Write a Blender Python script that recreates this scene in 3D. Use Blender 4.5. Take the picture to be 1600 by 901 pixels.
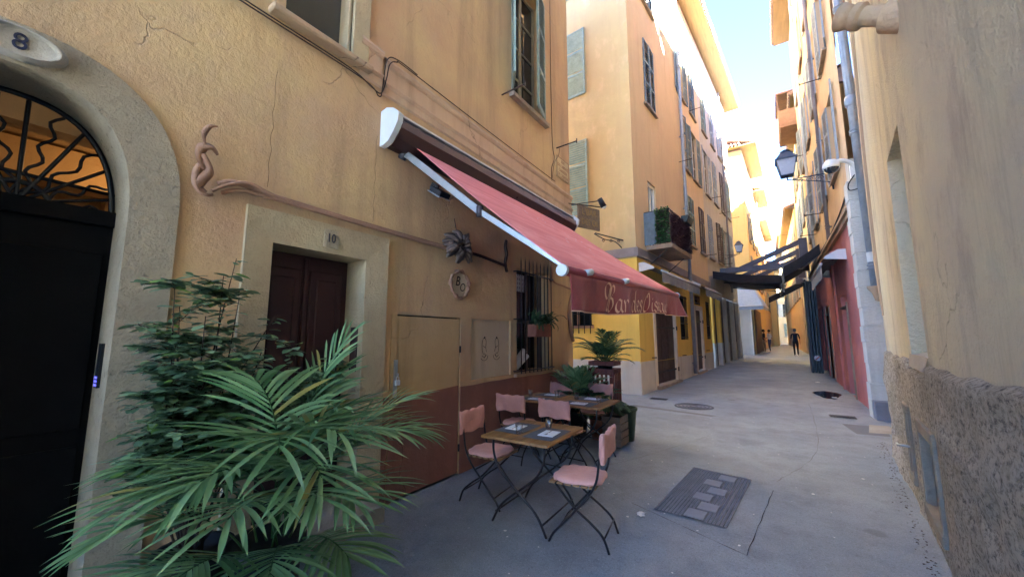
import bpy, bmesh, math, random
from mathutils import Vector, Matrix, noise
from mathutils.geometry import tessellate_polygon
R_ = math.radians
random.seed(7)
S = bpy.context.scene
for o in list(bpy.data.objects): bpy.data.objects.remove(o)
# ---------------------------------------------------------------- camera
CAMH = 1.6; FPX = 600.0; PITCH = math.atan(75.5/FPX); YAW = math.atan(412*math.cos(PITCH)/FPX)
cd = bpy.data.cameras.new('camera'); cam = bpy.data.objects.new('camera', cd); S.collection.objects.link(cam)
cd.sensor_width = 36; cd.lens = 36*FPX/1600; cd.clip_start = .03; cd.clip_end = 2000
cam.location = (0, 0, CAMH); cam.rotation_euler = (R_(90)+PITCH, 0, YAW)
S.camera = cam
# ---------------------------------------------------------------- light
SUN_EL = R_(30); SUN_AZ = R_(132)      # compass angle from +Y towards +X
w = bpy.data.worlds.new('World'); S.world = w; w.use_nodes = True
nt = w.node_tree; bg = nt.nodes['Background']; sky = nt.nodes.new('ShaderNodeTexSky')
sky.sky_type = 'NISHITA'; sky.sun_disc = False; sky.sun_elevation = SUN_EL; sky.sun_rotation = SUN_AZ
sky.air_density = .3; sky.dust_density = 0.0; sky.ozone_density = 4.0
nt.links.new(sky.outputs[0], bg.inputs[0]); bg.inputs[1].default_value = .052
sl = bpy.data.lights.new('sun', 'SUN'); sl.energy = 5.0; sl.angle = R_(.5); sl.color = (1, .97, .88)
so = bpy.data.objects.new('sun', sl); S.collection.objects.link(so)
sv = Vector((math.sin(SUN_AZ)*math.cos(SUN_EL), math.cos(SUN_AZ)*math.cos(SUN_EL), math.sin(SUN_EL)))
so.rotation_euler = sv.to_track_quat('Z', 'Y').to_euler(); so.location = (6, -6, 30)
S.view_settings.view_transform = 'Standard'; S.view_settings.look = 'None'
S.view_settings.exposure = 6.05; S.view_settings.gamma = 1.0; S.view_settings.use_curve_mapping = False
S.render.engine = 'CYCLES'
S.cycles.max_bounces = 10; S.cycles.diffuse_bounces = 7; S.cycles.transparent_max_bounces = 12

# ---------------------------------------------------------------- picture -> surface helper (finds where a facade feature sits on its real plane)
def ray(u, v):
    x, z = (u-800)/FPX, -(v-450.5)/FPX
    y2 = math.cos(PITCH)-z*math.sin(PITCH); z2 = math.sin(PITCH)+z*math.cos(PITCH)
    return Vector((x*math.cos(YAW)-y2*math.sin(YAW), x*math.sin(YAW)+y2*math.cos(YAW), z2))
class Plane:
    def __init__(s, O, ang, side):      # ang from +Y towards +X ; side +1 normal to the right (+X), -1 to the left
        a = R_(ang); s.O = Vector((O[0], O[1], 0)); s.d = Vector((math.sin(a), math.cos(a), 0)); s.n = Vector((math.cos(a), -math.sin(a), 0))*side
    def p(s, u, z, o=0): q = s.O+s.d*u+s.n*o; return Vector((q.x, q.y, z))
    def at(s, u, v):
        d = ray(u, v); t = (s.n.dot(s.O))/(s.n.dot(d)); q = d*t; return (q-s.O).dot(s.d), CAMH+q.z
def gz(y): return 0.0 if y < 11 else .0175*(y-11) if y < 40 else .0175*29

# ---------------------------------------------------------------- mesh builder
COL = S.collection; OFF = {}
class MB:
    def __init__(s): s.v = []; s.f = []; s.sm = []
    def add(s, vs, fs, smooth=False):
        b = len(s.v); s.v += [Vector(q) for q in vs]
        for f in fs: s.f.append([b+i for i in f]); s.sm.append(smooth)
    def hexa(s, c):     # 8 corners: bottom 4 ccw, top 4 ccw
        s.add(c, [(0, 3, 2, 1), (4, 5, 6, 7), (0, 1, 5, 4), (1, 2, 6, 5), (2, 3, 7, 6), (3, 0, 4, 7)])
    def box(s, x0, x1, y0, y1, z0, z1, T=None):
        c = [(x0, y0, z0), (x1, y0, z0), (x1, y1, z0), (x0, y1, z0), (x0, y0, z1), (x1, y0, z1), (x1, y1, z1), (x0, y1, z1)]
        s.hexa([T @ Vector(q) for q in c] if T is not None else c)
    def pb(s, P, u0, u1, z0, z1, o0, o1):   # box on a plane
        s.hexa([P.p(u0, z0, o0), P.p(u1, z0, o0), P.p(u1, z0, o1), P.p(u0, z0, o1), P.p(u0, z1, o0), P.p(u1, z1, o0), P.p(u1, z1, o1), P.p(u0, z1, o1)])
    def tube(s, path, r, n=8, cap=True, flat=None, smooth=True):
        path = [Vector(p) for p in path]; m = len(path); rs = r if isinstance(r, (list, tuple)) else [r]*m
        up = None; rings = []
        for i, p in enumerate(path):
            t = (path[min(i+1, m-1)]-path[max(i-1, 0)])
            t = t.normalized() if t.length > 1e-9 else Vector((0, 0, 1))
            if up is None:
                up = Vector((0, 0, 1)) if abs(t.z) < .9 else Vector((1, 0, 0))
            a = (up-t*up.dot(t))
            a = a.normalized() if a.length > 1e-6 else t.orthogonal().normalized(); up = a; b = t.cross(a)
            k = flat if flat else 1
            rings.append([p+(a*math.cos(2*math.pi*j/n+math.pi/n)*k+b*math.sin(2*math.pi*j/n+math.pi/n))*rs[i] for j in range(n)])
        vs = [q for r_ in rings for q in r_]; fs = []
        for i in range(m-1):
            for j in range(n): fs.append((i*n+j, i*n+(j+1) % n, (i+1)*n+(j+1) % n, (i+1)*n+j))
        if cap: fs += [tuple(range(n))[::-1], tuple((m-1)*n+j for j in range(n))]
        s.add(vs, fs, smooth and n > 5)
    def lathe(s, prof, c=(0, 0, 0), n=20, T=None, smooth=True):   # prof (r,z)
        vs = []; fs = []; c = Vector(c)
        for r, z in prof:
            for j in range(n):
                q = Vector((r*math.cos(2*math.pi*j/n), r*math.sin(2*math.pi*j/n), z)); vs.append((T @ q if T is not None else q)+c)
        for i in range(len(prof)-1):
            for j in range(n): fs.append((i*n+j, i*n+(j+1) % n, (i+1)*n+(j+1) % n, (i+1)*n+j))
        s.add(vs, fs, smooth)
    def grid(s, fn, nu, nv, smooth=True, flip=False):
        vs = [fn(i/nu, j/nv) for j in range(nv+1) for i in range(nu+1)]; fs = []
        for j in range(nv):
            for i in range(nu):
                a = j*(nu+1)+i; q = (a, a+1, a+nu+2, a+nu+1); fs.append(q[::-1] if flip else q)
        s.add(vs, fs, smooth)
    def poly(s, outer, holes, P, o=0, thick=0):   # (u,z) polygon with holes on a plane
        loops = [outer]+list(holes); pts = [q for l in loops for q in l]
        tr = tessellate_polygon([[Vector((q[0], q[1], 0)) for q in l] for l in loops])
        s.add([P.p(q[0], q[1], o) for q in pts], tr)
        if thick:
            for l in loops:
                for i in range(len(l)):
                    a, b = l[i], l[(i+1) % len(l)]
                    s.add([P.p(*a, o), P.p(*b, o), P.p(*b, o-thick), P.p(*a, o-thick)], [(0, 1, 2, 3)])
    def build(s, name, m, parent=None, loc=None, bevel=0, seg=1, fix=True):
        me = bpy.data.meshes.new(name); off = Vector(loc) if loc is not None else (OFF[parent.name] if parent else Vector((0, 0, 0)))
        me.from_pydata([q-off for q in s.v], [], s.f); me.update()
        for p, k in zip(me.polygons, s.sm): p.use_smooth = k
        if fix:
            bm = bmesh.new(); bm.from_mesh(me); bmesh.ops.recalc_face_normals(bm, faces=bm.faces); bm.to_mesh(me); bm.free()
        me.materials.append(m); o = bpy.data.objects.new(name, me); COL.objects.link(o)
        if parent: o.parent = parent
        else: o.location = off
        OFF[o.name] = off
        if bevel:
            b = o.modifiers.new('bevel', 'BEVEL'); b.width = bevel; b.segments = seg; b.limit_method = 'ANGLE'
        return o
def tag(o, label=None, cat=None, group=None, kind=None):
    if label: o['label'] = label
    if cat: o['category'] = cat
    if group: o['group'] = group
    if kind: o['kind'] = kind
    return o
def thing(name, loc, label, cat, group=None):
    o = bpy.data.objects.new(name, None); COL.objects.link(o); o.location = loc; o.empty_display_size = .1
    OFF[o.name] = Vector(loc); return tag(o, label, cat, group)
def copy_tree(o, parent=None):
    c = o.copy(); COL.objects.link(c); OFF[c.name] = OFF.get(o.name, Vector((0, 0, 0)))
    if parent: c.parent = parent; c.matrix_parent_inverse = o.matrix_parent_inverse
    for ch in [x for x in o.children if not x.get('_')]: copy_tree(ch, c)
    return c
def put(o, loc, rz=0): o.location = loc; o.rotation_euler = (0, 0, rz); return o
def catmull(pts, k=6):
    pts = [Vector(p) for p in pts]; out = []
    for i in range(len(pts)-1):
        p0, p1, p2, p3 = pts[max(i-1, 0)], pts[i], pts[i+1], pts[min(i+2, len(pts)-1)]
        for j in range(k):
            t = j/k; out.append(.5*((2*p1)+(p2-p0)*t+(2*p0-5*p1+4*p2-p3)*t*t+(3*p1-p0-3*p2+p3)*t**3))
    out.append(pts[-1]); return out

# ---------------------------------------------------------------- materials
def srgb(h):
    h = h.lstrip('#'); c = [int(h[i:i+2], 16)/255 for i in (0, 2, 4)]
    return tuple((x/12.92 if x <= .04045 else ((x+.055)/1.055)**2.4) for x in c)
class NT:
    def __init__(s, name):
        s.m = bpy.data.materials.new(name); s.m.use_nodes = True; s.t = s.m.node_tree; s.b = s.t.nodes['Principled BSDF']
    def n(s, kind, **k):
        x = s.t.nodes.new(kind)
        for a, b in k.items():
            if a == 'ins':
                for i, v in b.items(): x.inputs[i].default_value = v
            else: setattr(x, a, b)
        return x
    def l(s, a, b): s.t.links.new(a, b)
    def coord(s, kind, scale=(1, 1, 1)):
        mp = s.n('ShaderNodeMapping'); mp.inputs['Scale'].default_value = scale
        if kind == 'world': g = s.n('ShaderNodeNewGeometry'); s.l(g.outputs['Position'], mp.inputs[0])
        else: g = s.n('ShaderNodeTexCoord'); s.l(g.outputs['Object'], mp.inputs[0])
        return mp.outputs[0]
    def noise(s, co, scale, detail=4, rough=.6):
        x = s.n('ShaderNodeTexNoise'); x.inputs['Scale'].default_value = scale; x.inputs['Detail'].default_value = detail; x.inputs['Roughness'].default_value = rough
        s.l(co, x.inputs['Vector']); return x.outputs['Fac']
    def ramp(s, f, a, b, ca=(0, 0, 0), cb=(1, 1, 1)):
        x = s.n('ShaderNodeValToRGB'); e = x.color_ramp.elements; e[0].position = a; e[1].position = b
        e[0].color = (*ca, 1); e[1].color = (*cb, 1); s.l(f, x.inputs[0]); return x.outputs[0]
    def mix(s, f, a, b, mode='MIX'):
        x = s.n('ShaderNodeMix', data_type='RGBA', blend_type=mode)
        for i, q in ((0, f), (6, a), (7, b)):
            if isinstance(q, (int, float)): x.inputs[i].default_value = q
            elif isinstance(q, tuple): x.inputs[i].default_value = (*q, 1)
            else: s.l(q, x.inputs[i])
        return x.outputs[2]
    def math(s, op, a, b=0.0):
        x = s.n('ShaderNodeMath', operation=op)
        for i, q in ((0, a), (1, b)):
            if isinstance(q, (int, float)): x.inputs[i].default_value = q
            else: s.l(q, x.inputs[i])
        return x.outputs[0]
    def bump(s, h, strength, dist, prev=None):
        x = s.n('ShaderNodeBump'); x.inputs['Strength'].default_value = strength; x.inputs['Distance'].default_value = dist
        s.l(h, x.inputs['Height'])
        if prev: s.l(prev, x.inputs['Normal'])
        return x.outputs[0]
    def done(s, col, rough=.85, normal=None, metal=0):
        if isinstance(col, tuple): s.b.inputs['Base Color'].default_value = (*col, 1)
        else: s.l(col, s.b.inputs['Base Color'])
        if isinstance(rough, (int, float)): s.b.inputs['Roughness'].default_value = rough
        else: s.l(rough, s.b.inputs['Roughness'])
        s.b.inputs['Metallic'].default_value = metal
        if normal: s.l(normal, s.b.inputs['Normal'])
        return s.m
def mulc(c, k): return tuple(min(1, x*k) for x in c)
def stucco(name, a, b, stain='#5a4a3a', stain_amt=.35, bump=.6, cracks=0.0, pale=None, pale_amt=.4, rough_bump=0):
    """lime plaster: two tones, streaks running down, blotches, speckle, hairline cracks, trowel relief"""
    n = NT(name); co = n.coord('world'); a, b, st = srgb(a), srgb(b), srgb(stain)
    big = n.ramp(n.noise(co, .75, 5, .62), .35, .66)
    c = n.mix(big, a, b)
    med = n.ramp(n.noise(co, 3.3, 6, .7), .38, .70)
    c = n.mix(n.math('MULTIPLY', med, .28), c, mulc(a, .80))
    if pale:
        pl = n.ramp(n.noise(n.coord('world', (1, 1, .6)), 1.7, 7, .72), .53, .67)
        c = n.mix(n.math('MULTIPLY', pl, pale_amt), c, srgb(pale))
    sk = n.ramp(n.noise(n.coord('world', (1.9, 1.9, .16)), 1.5, 6, .68), .50, .78)
    c = n.mix(n.math('MULTIPLY', sk, stain_amt), c, st)
    sp = n.ramp(n.noise(co, 46, 3, .7), .62, .76)
    c = n.mix(n.math('MULTIPLY', sp, .22), c, st)
    fn = n.noise(co, 95, 4, .7); mn = n.noise(co, 11, 5, .62); cn = n.noise(co, 30, 4, .7)
    h = n.math('ADD', n.math('MULTIPLY', fn, .28), n.math('ADD', mn, n.math('MULTIPLY', cn, .6)))
    if cracks:
        w1 = n.n('ShaderNodeTexVoronoi', feature='DISTANCE_TO_EDGE'); w1.inputs['Scale'].default_value = .55
        dn = n.n('ShaderNodeTexNoise'); dn.inputs['Scale'].default_value = 2.2; dn.inputs['Detail'].default_value = 6
        cw = n.coord('world'); n.l(cw, dn.inputs['Vector']); vm = n.n('ShaderNodeVectorMath', operation='MULTIPLY_ADD')
        n.l(dn.outputs['Color'], vm.inputs[0]); vm.inputs[1].default_value = (.5, .5, .5); n.l(cw, vm.inputs[2]); n.l(vm.outputs[0], w1.inputs['Vector'])
        cr = n.ramp(w1.outputs['Distance'], .0008, .0035, (1, 1, 1), (0, 0, 0))
        brk = n.ramp(n.noise(co, 1.3, 3), .52, .60); cr = n.math('MULTIPLY', cr, brk)
        c = n.mix(n.math('MULTIPLY', cr, cracks), c, mulc(st, .5)); h = n.math('SUBTRACT', h, n.math('MULTIPLY', cr, .8))
    if rough_bump: h = n.math('ADD', h, n.math('MULTIPLY', n.noise(co, 22, 8, .8), rough_bump))
    return n.done(c, .93, n.bump(h, bump, .02))
def paint(name, col, var=.18, rough=.5, metal=0, coord='obj', scale=6, bump=.15, dirt=None, dirt_amt=.4, spec=.5):
    n = NT(name); co = n.coord(coord); c0 = srgb(col)
    f = n.ramp(n.noise(co, scale, 6, .65), .3, .72)
    c = n.mix(n.math('MULTIPLY', f, 1), mulc(c0, 1+var*.6), mulc(c0, 1-var))
    if dirt: c = n.mix(n.math('MULTIPLY', n.ramp(n.noise(co, scale*2.3, 8, .75), .52, .68), dirt_amt), c, srgb(dirt))
    r = n.math('ADD', n.math('MULTIPLY', f, .18), rough-.08)
    n.b.inputs['Specular IOR Level'].default_value = spec
    return n.done(c, r, n.bump(n.noise(co, scale*12, 4, .6), bump, .004), metal)
def wood(name, a, b, axis=1, scale=1, rough=.6, coord='obj'):
    n = NT(name); sc = [22*scale]*3; sc[axis] = 1.6*scale; co = n.coord(coord, tuple(sc))
    f = n.noise(co, 1, 6, .7); c = n.mix(n.ramp(f, .32, .68), srgb(a), srgb(b))
    c = n.mix(n.math('MULTIPLY', n.ramp(n.noise(n.coord(coord), 5*scale, 4), .5, .7), .35), c, mulc(srgb(a), .6))
    return n.done(c, rough, n.bump(f, .3, .003))
def cloth(name, a, b, scale=260, coord='obj'):
    n = NT(name); co = n.coord(coord); f = n.noise(co, 9, 5, .65); c = n.mix(n.ramp(f, .35, .68), srgb(a), srgb(b))
    c = n.mix(n.math('MULTIPLY', n.ramp(n.noise(co, 40, 4), .5, .75), .25), c, mulc(srgb(a), .7))
    n.b.inputs['Sheen Weight'].default_value = .15
    return n.done(c, .95, n.bump(n.math('ADD', n.math('MULTIPLY', n.noise(co, scale, 2), .4), n.math('MULTIPLY', f, 2.0)), .4, .006))
def leafmat(name, a, b, rough=.45, trans=.15, tip=None):
    n = NT(name); g = n.n('ShaderNodeNewGeometry'); co = n.coord('obj')
    c = n.mix(n.ramp(g.outputs['Random Per Island'], .05, .95), srgb(a), srgb(b))
    c = n.mix(n.math('MULTIPLY', n.ramp(n.noise(co, 16, 4), .45, .7), .3), c, mulc(srgb(b), .75))
    if tip: c = n.mix(n.ramp(g.outputs['Random Per Island'], .93, .97), c, srgb(tip))
    n.b.inputs['Subsurface Weight'].default_value = 0
    n.b.inputs['Specular IOR Level'].default_value = .6
    m = n.done(c, rough, n.bump(n.noise(n.coord('obj'), 120, 3), .15, .002))
    tr = n.n('ShaderNodeBsdfTranslucent'); n.l(c, tr.inputs[0]); mx = n.n('ShaderNodeMixShader'); mx.inputs[0].default_value = trans
    n.l(n.b.outputs[0], mx.inputs[1]); n.l(tr.outputs[0], mx.inputs[2]); n.l(mx.outputs[0], n.t.nodes['Material Output'].inputs[0])
    return m
def stone(name, a, b, bump=1.0, pits='#4c4438', scale=1):
    n = NT(name); co = n.coord('world'); f = n.ramp(n.noise(co, 2.3*scale, 6, .68), .34, .68); c = n.mix(f, srgb(a), srgb(b))
    p = n.ramp(n.noise(co, 17*scale, 7, .78), .60, .70); c = n.mix(n.math('MULTIPLY', p, .55), c, srgb(pits))
    c = n.mix(n.math('MULTIPLY', n.ramp(n.noise(co, 70*scale, 3), .58, .75), .3), c, srgb(pits))
    h = n.math('SUBTRACT', n.math('ADD', n.math('MULTIPLY', n.noise(co, 9*scale, 8, .75), 1.4), n.math('MULTIPLY', n.noise(co, 60*scale, 4, .7), .45)), n.math('MULTIPLY', p, .8))
    return n.done(c, .92, n.bump(h, bump, .045))
def glassy(name, col, rough=.08):
    n = NT(name); n.b.inputs['Specular IOR Level'].default_value = .8
    c = n.mix(n.ramp(n.noise(n.coord('world'), 1.1, 3), .4, .6), srgb(col), mulc(srgb(col), 1.7))
    return n.done(c, rough)

M = {}
M['ochre'] = stucco('ochre_plaster', '#c6a97a', '#b69272', '#74604e', .52, .6, .5, '#b79a7c', .55)
M['ochre_side'] = stucco('ochre_side_plaster', '#bfa172', '#b3946c', '#6e5238', .35, .5, .3, '#c4a888', .3)
M['terracotta'] = stucco('terracotta_paint', '#8f6253', '#83564a', '#4a2a22', .35, .45, .4, '#a77560', .25)
M['frame_stone'] = stone('limestone_surround', '#b9a98a', '#a5957a', 1.0)
M['frame_plain'] = stone('rendered_surround', '#bba985', '#ac9877', .7, '#6b5c45')
M['gate'] = paint('dark_gate_paint', '#060505', .3, .8, 0, 'world', 3, .3, None, .4, .15)
M['door_red'] = paint('oxblood_door_paint', '#35171a', .25, .5, 0, 'world', 4, .3, '#2c1416', .5)
M['moulding'] = stucco('moulding_plaster', '#b39877', '#a58a72', '#5c4432', .4, .6, .8, '#c7a78d', .3)
M['band_pink'] = stucco('faded_pink_band_plaster', '#c2a788', '#bc9f8a', '#6b5644', .45, .5, .6, '#c9b49a', .5)
M['rope'] = stone('pink_clay', '#a07a60', '#8a6752', .5, '#5a382c')
M['black_iron'] = paint('black_iron', '#17171a', .3, .45, .3, 'obj', 14, .3, '#3a3430', .3)
M['rust'] = paint('rusty_iron', '#3b2a24', .4, .8, .2, 'world', 20, .5)
M['clear_glass'] = None
n = NT('clear_glass'); tb_ = n.n('ShaderNodeBsdfTransparent'); tb_.inputs[0].default_value = (.93, .95, .95, 1); gb_ = n.n('ShaderNodeBsdfGlossy'); gb_.inputs['Roughness'].default_value = .04
lw_ = n.n('ShaderNodeLayerWeight'); lw_.inputs[0].default_value = .35; mx_ = n.n('ShaderNodeMixShader'); n.l(n.math('ADD', n.math('MULTIPLY', lw_.outputs['Facing'], .55), .08), mx_.inputs[0]); n.l(tb_.outputs[0], mx_.inputs[1]); n.l(gb_.outputs[0], mx_.inputs[2]); n.l(mx_.outputs[0], n.t.nodes['Material Output'].inputs[0]); M['clear_glass'] = n.m
M['pane'] = glassy('dark_window_pane', '#1c2126'); M['pane_sky'] = glassy('greyish_window_pane', '#5b646b', .12)
M['sh_green'] = paint('sage_shutter_paint', '#84958a', .22, .65, 0, 'world', 5, .3, '#56605a', .45)
M['sh_blue'] = paint('slate_blue_shutter_paint', '#61747f', .22, .65, 0, 'world', 5, .3, '#3c4850', .4)
M['sh_grey'] = paint('grey_shutter_paint', '#98a0a4', .2, .7, 0, 'world', 5, .3, '#6b7377', .4)
M['sh_brown'] = paint('brown_shutter_paint', '#5b4a40', .22, .65, 0, 'world', 5, .3)
M['wframe'] = paint('cream_window_frame', '#a59c88', .15, .6, 0, 'world', 6, .2)
M['sill'] = stone('sill_stone', '#a2917c', '#857363', .5)
M['black'] = paint('unlit_interior', '#0d0c0c', .2, .9, 0, 'world', 3, 0)  # black colour standing in for the shade inside openings
n = NT('red_awning_canvas'); a_ = n.noise(n.coord('world', (14, .5, 14)), 1, 4, .6); c = n.mix(n.ramp(a_, .3, .7), srgb('#e48d8b'), srgb('#d07477')); c = n.mix(n.math('MULTIPLY', n.ramp(n.noise(n.coord('world', (1, .6, 1)), 2.2, 6, .7), .5, .7), .45), c, srgb('#f0b0ae'))
c = n.mix(n.math('MULTIPLY', n.ramp(n.noise(n.coord('world'), 9, 6, .75), .56, .7), .3), c, srgb('#b4686a')); m_ = n.done(c, .9, n.bump(n.math('ADD', n.noise(n.coord('world'), 300, 2), n.math('MULTIPLY', a_, 2)), .4, .004))
t_ = n.n('ShaderNodeBsdfTranslucent'); n.l(c, t_.inputs[0]); x_ = n.n('ShaderNodeMixShader'); x_.inputs[0].default_value = .12; n.l(n.b.outputs[0], x_.inputs[1]); n.l(t_.outputs[0], x_.inputs[2]); n.l(x_.outputs[0], n.t.nodes['Material Output'].inputs[0]); M['awn_red'] = m_
M['awn_val'] = cloth('dark_red_valance_canvas', '#8f3a3c', '#803236', 320, 'world')
M['letter'] = paint('cream_lettering', '#e0b49a', .1, .8, 0, 'world', 20, .1)
M['white_metal'] = paint('white_powder_coat', '#c3c8cb', .08, .4, 0, 'world', 4, .1, '#9a9c9c', .25)
M['brown_metal'] = paint('brown_cassette_metal', '#3a2628', .2, .35, .2, 'world', 3, .1)
M['alu'] = paint('brushed_aluminium', '#a9adac', .12, .4, .7, 'world', 8, .1)
M['pink'] = cloth('pink_cotton_cover', '#cf9382', '#c28776')
M['pink2'] = cloth('faded_pink_cushion', '#dca494', '#d09888')
M['seatwood'] = wood('chair_slat_wood', '#a07a4e', '#7d5a36')
M['tabletop'] = wood('oiled_table_wood', '#a47844', '#77512c', 1)
M['tabletop2'] = wood('worn_table_wood', '#8f6c4c', '#6b4a31', 1)
M['mat'] = cloth('grey_placemat', '#4b4b4d', '#3d3d40', 500)
M['napkin'] = paint('white_paper_napkin', '#d8e0e4', .05, .9)
M['steel'] = paint('cutlery_steel', '#b9bcc0', .08, .22, 1)
M['terra_pot'] = paint('terracotta_pot', '#8d5138', .22, .8, 0, 'world', 6, .3, '#5a3527', .4)
M['dark_pot'] = paint('dark_plastic_pot', '#141211', .3, .6, 0, 'world', 6, .2)
M['green_pot'] = paint('green_glazed_pot', '#37492f', .25, .5, 0, 'world', 6, .2)
M['soil'] = stone('potting_soil', '#3a2a20', '#241a14', 1.0, '#110d0a', 3)
M['palm'] = leafmat('palm_leaf', '#4f7544', '#8cab76', .28, .25, '#a39a58')
M['palm_pale'] = leafmat('young_palm_leaf', '#456b34', '#31542a', .4, .2)
M['shrub'] = leafmat('shrub_leaf', '#4a6843', '#88a47a', .38, .2, '#6f9440')
M['fern'] = leafmat('fern_leaf', '#2f4a2a', '#46653a', .55, .25)
M['stem'] = paint('plant_stem', '#3d4a2a', .3, .8)
M['twig'] = paint('brown_twig', '#3c2c20', .3, .85)
M['redwood'] = wood('red_stained_wood', '#7c3c28', '#5a2a1e', 2)
M['crate'] = wood('grey_crate_wood', '#7a6452', '#5a4838', 0)
M['hedge_green'] = leafmat('artificial_hedge_leaf', '#2d6a3a', '#3f7f45', .5, .1)
M['hedge_purple'] = leafmat('dried_hedge_leaf', '#4a3540', '#5e4450', .6, .1)
M['peach'] = stucco('peach_plaster', '#bba676', '#b69f74', '#8d6b55', .22, .4, 0, '#e2bd9a', .3)
M['peach_st'] = stucco('peach_street_plaster', '#c6b08c', '#c0a888', '#86685a', .25, .4, 0, '#d8b194', .3)
M['greyplaster'] = stucco('greyish_plaster', '#b3aa9a', '#a8a194', '#75695f', .4, .4, 0, '#c4b7a8', .35)
M['yellow'] = stucco('yellow_plaster', '#e2be5c', '#d8b256', '#8a6a35', .30, .4, .2, '#dbb35a', .35)
M['palebase'] = stucco('pale_base_plaster', '#cfcabb', '#bfb9aa', '#7d735e', .42, .5, .6, '#ded6c0', .4)
M['bluebase'] = stucco('whitewashed_pillar', '#c6c8c2', '#b6bab6', '#7a7c78', .4, .5)
M['bandgrey'] = stone('grey_stone_band', '#8e8583', '#7d7472', .5)
M['shop_brown'] = paint('brown_shop_shutter_paint', '#45312d', .22, .55, 0, 'world', 4, .25, '#2e2220', .5)
M['shop_frame'] = stucco('pale_door_surround', '#d8cfba', '#c6bca6', '#85796a', .35, .3)
M['rightochre'] = stucco('grey_ochre_plaster', '#dccfa8', '#cdbfa8', '#776c62', .65, 1.3, .25, '#a89684', .55, .9)
M['roughcast'] = None
M['pink_wall'] = stucco('raspberry_plaster', '#c9807a', '#bf766f', '#6b3838', .35, .5, .3, '#bf6b66', .35)
M['rightorange'] = stucco('orange_plaster', '#d4b488', '#cba982', '#7d6047', .32, .4, 0, '#d6ab74', .3)
M['block'] = stucco('whitewashed_blocks', '#cac8be', '#bdbbb0', '#8a8478', .45, .9, 0, '#d4d6cf', .4, .5)
M['paleyellow'] = stucco('lemon_plaster', '#cfb588', '#c6ac82', '#93744a', .22, .3)
M['brightyellow'] = stucco('bright_yellow_plaster', '#d0b478', '#c6aa70', '#8c6f3c', .22, .3)
M['palebuild'] = stucco('cream_plaster', '#c9b68e', '#bfa983', '#87785e', .3, .3)
M['soffit'] = wood('eave_boards', '#6e5c42', '#5b4a34', 1, .5, .8, 'world')
M['tile'] = stone('clay_roof_tile', '#8d6a58', '#74605a', .6)
M['zinc'] = paint('zinc_pipe', '#8a929b', .15, .42, .35, 'world', 5, .15, '#666c74', .35)
M['darkcanvas'] = cloth('black_awning_canvas', '#232124', '#1b191c', 300, 'world')
M['greycanvas'] = cloth('grey_valance_canvas', '#6c6a6c', '#5a585b', 300, 'world')
M['bluecanvas'] = cloth('pale_blue_canvas', '#8fa0b8', '#8294ab', 300, 'world')
M['greysteel'] = paint('grey_steel', '#48444a', .15, .5, .3, 'world', 4, .1)
M['dkgreen'] = paint('dark_green_panel', '#26353a', .25, .5, 0, 'world', 4, .1)
M['white'] = paint('white_enamel', '#d9dad6', .08, .35, 0, 'world', 4, .05)
M['lampglass'] = paint('frosted_lamp_glass', '#98a2b4', .1, .25, 0, 'world', 4, .05)
M['slate'] = paint('slate_lamp_metal', '#3c4a5c', .2, .45, .3, 'world', 6, .1)
M['concrete'] = stone('concrete', '#b6ad9c', '#9d9484', .5)
M['cover'] = stone('cover_metal', '#84858a', '#76777b', .5, '#2a2929', 2)
M['inlay'] = stone('cover_inlay', '#8f9095', '#838489', .4, '#4a4a4c', 2)
M['grate'] = paint('cast_iron_grate', '#4b4d50', .3, .6, .2, 'world', 10, .4)
M['mark'] = paint('navy_enamel', '#1c2440', .15, .4, 0, 'world')
M['skin'] = paint('skin', '#b07a5c', .1, .6)
M['paper'] = paint('litter_paper', '#d4d4cf', .08, .9, 0, 'world')
M['niche'] = stucco('pale_niche_board', '#c4b498', '#b8a68a', '#5c5040', .5, .35, 0, '#c2b7a0', .4)
M['brownmark'] = paint('dark_brown_paint', '#2e241c', .2, .9, 0, 'world')
# asphalt: base grey, broad patches, old trench repairs, aggregate, spots of dried gum
n = NT('asphalt'); co = n.coord('world')
c = n.mix(n.ramp(n.noise(co, .55, 6, .65), .36, .66), srgb('#76828a'), srgb('#8f999f'))
c = n.mix(n.math('MULTIPLY', n.ramp(n.noise(co, 2.6, 8, .75), .46, .64), .5), c, srgb('#5f676c'))
c = n.mix(n.math('MULTIPLY', n.ramp(n.noise(n.coord('world', (2, .35, 1)), 1.3, 5), .52, .72), .3), c, srgb('#7c7c84'))
vg = n.n('ShaderNodeTexVoronoi'); vg.inputs['Scale'].default_value = 3.4; n.l(co, vg.inputs['Vector'])
gum = n.ramp(vg.outputs['Distance'], .045, .06, (1, 1, 1), (0, 0, 0)); sel = n.ramp(n.noise(co, 1.1, 2), .5, .56)
c = n.mix(n.math('MULTIPLY', n.math('MULTIPLY', gum, sel), .55), c, srgb('#8f8f94'))
c = n.mix(n.math('MULTIPLY', n.ramp(n.noise(co, 150, 3, .7), .5, .66), .5), c, srgb('#a5a5a8'))
c = n.mix(n.math('MULTIPLY', n.ramp(n.noise(co, 110, 4, .7), .54, .64), .5), c, srgb('#303032'))
c = n.mix(n.math('MULTIPLY', n.ramp(n.noise(co, 19, 9, .8), .56, .64), .35), c, srgb('#4a4a4d'))
c = n.mix(n.math('MULTIPLY', n.ramp(n.noise(co, 7.5, 9, .8), .66, .72), .4), c, srgb('#9c9ca2'))
c = n.mix(n.math('MULTIPLY', n.ramp(n.noise(co, .95, 7, .72), .53, .62), .22), c, srgb('#4c4e52'))
c = n.mix(n.math('MULTIPLY', n.ramp(n.noise(co, 60, 2, .6), .60, .70), .4), c, srgb('#b2b4b6'))
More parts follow.
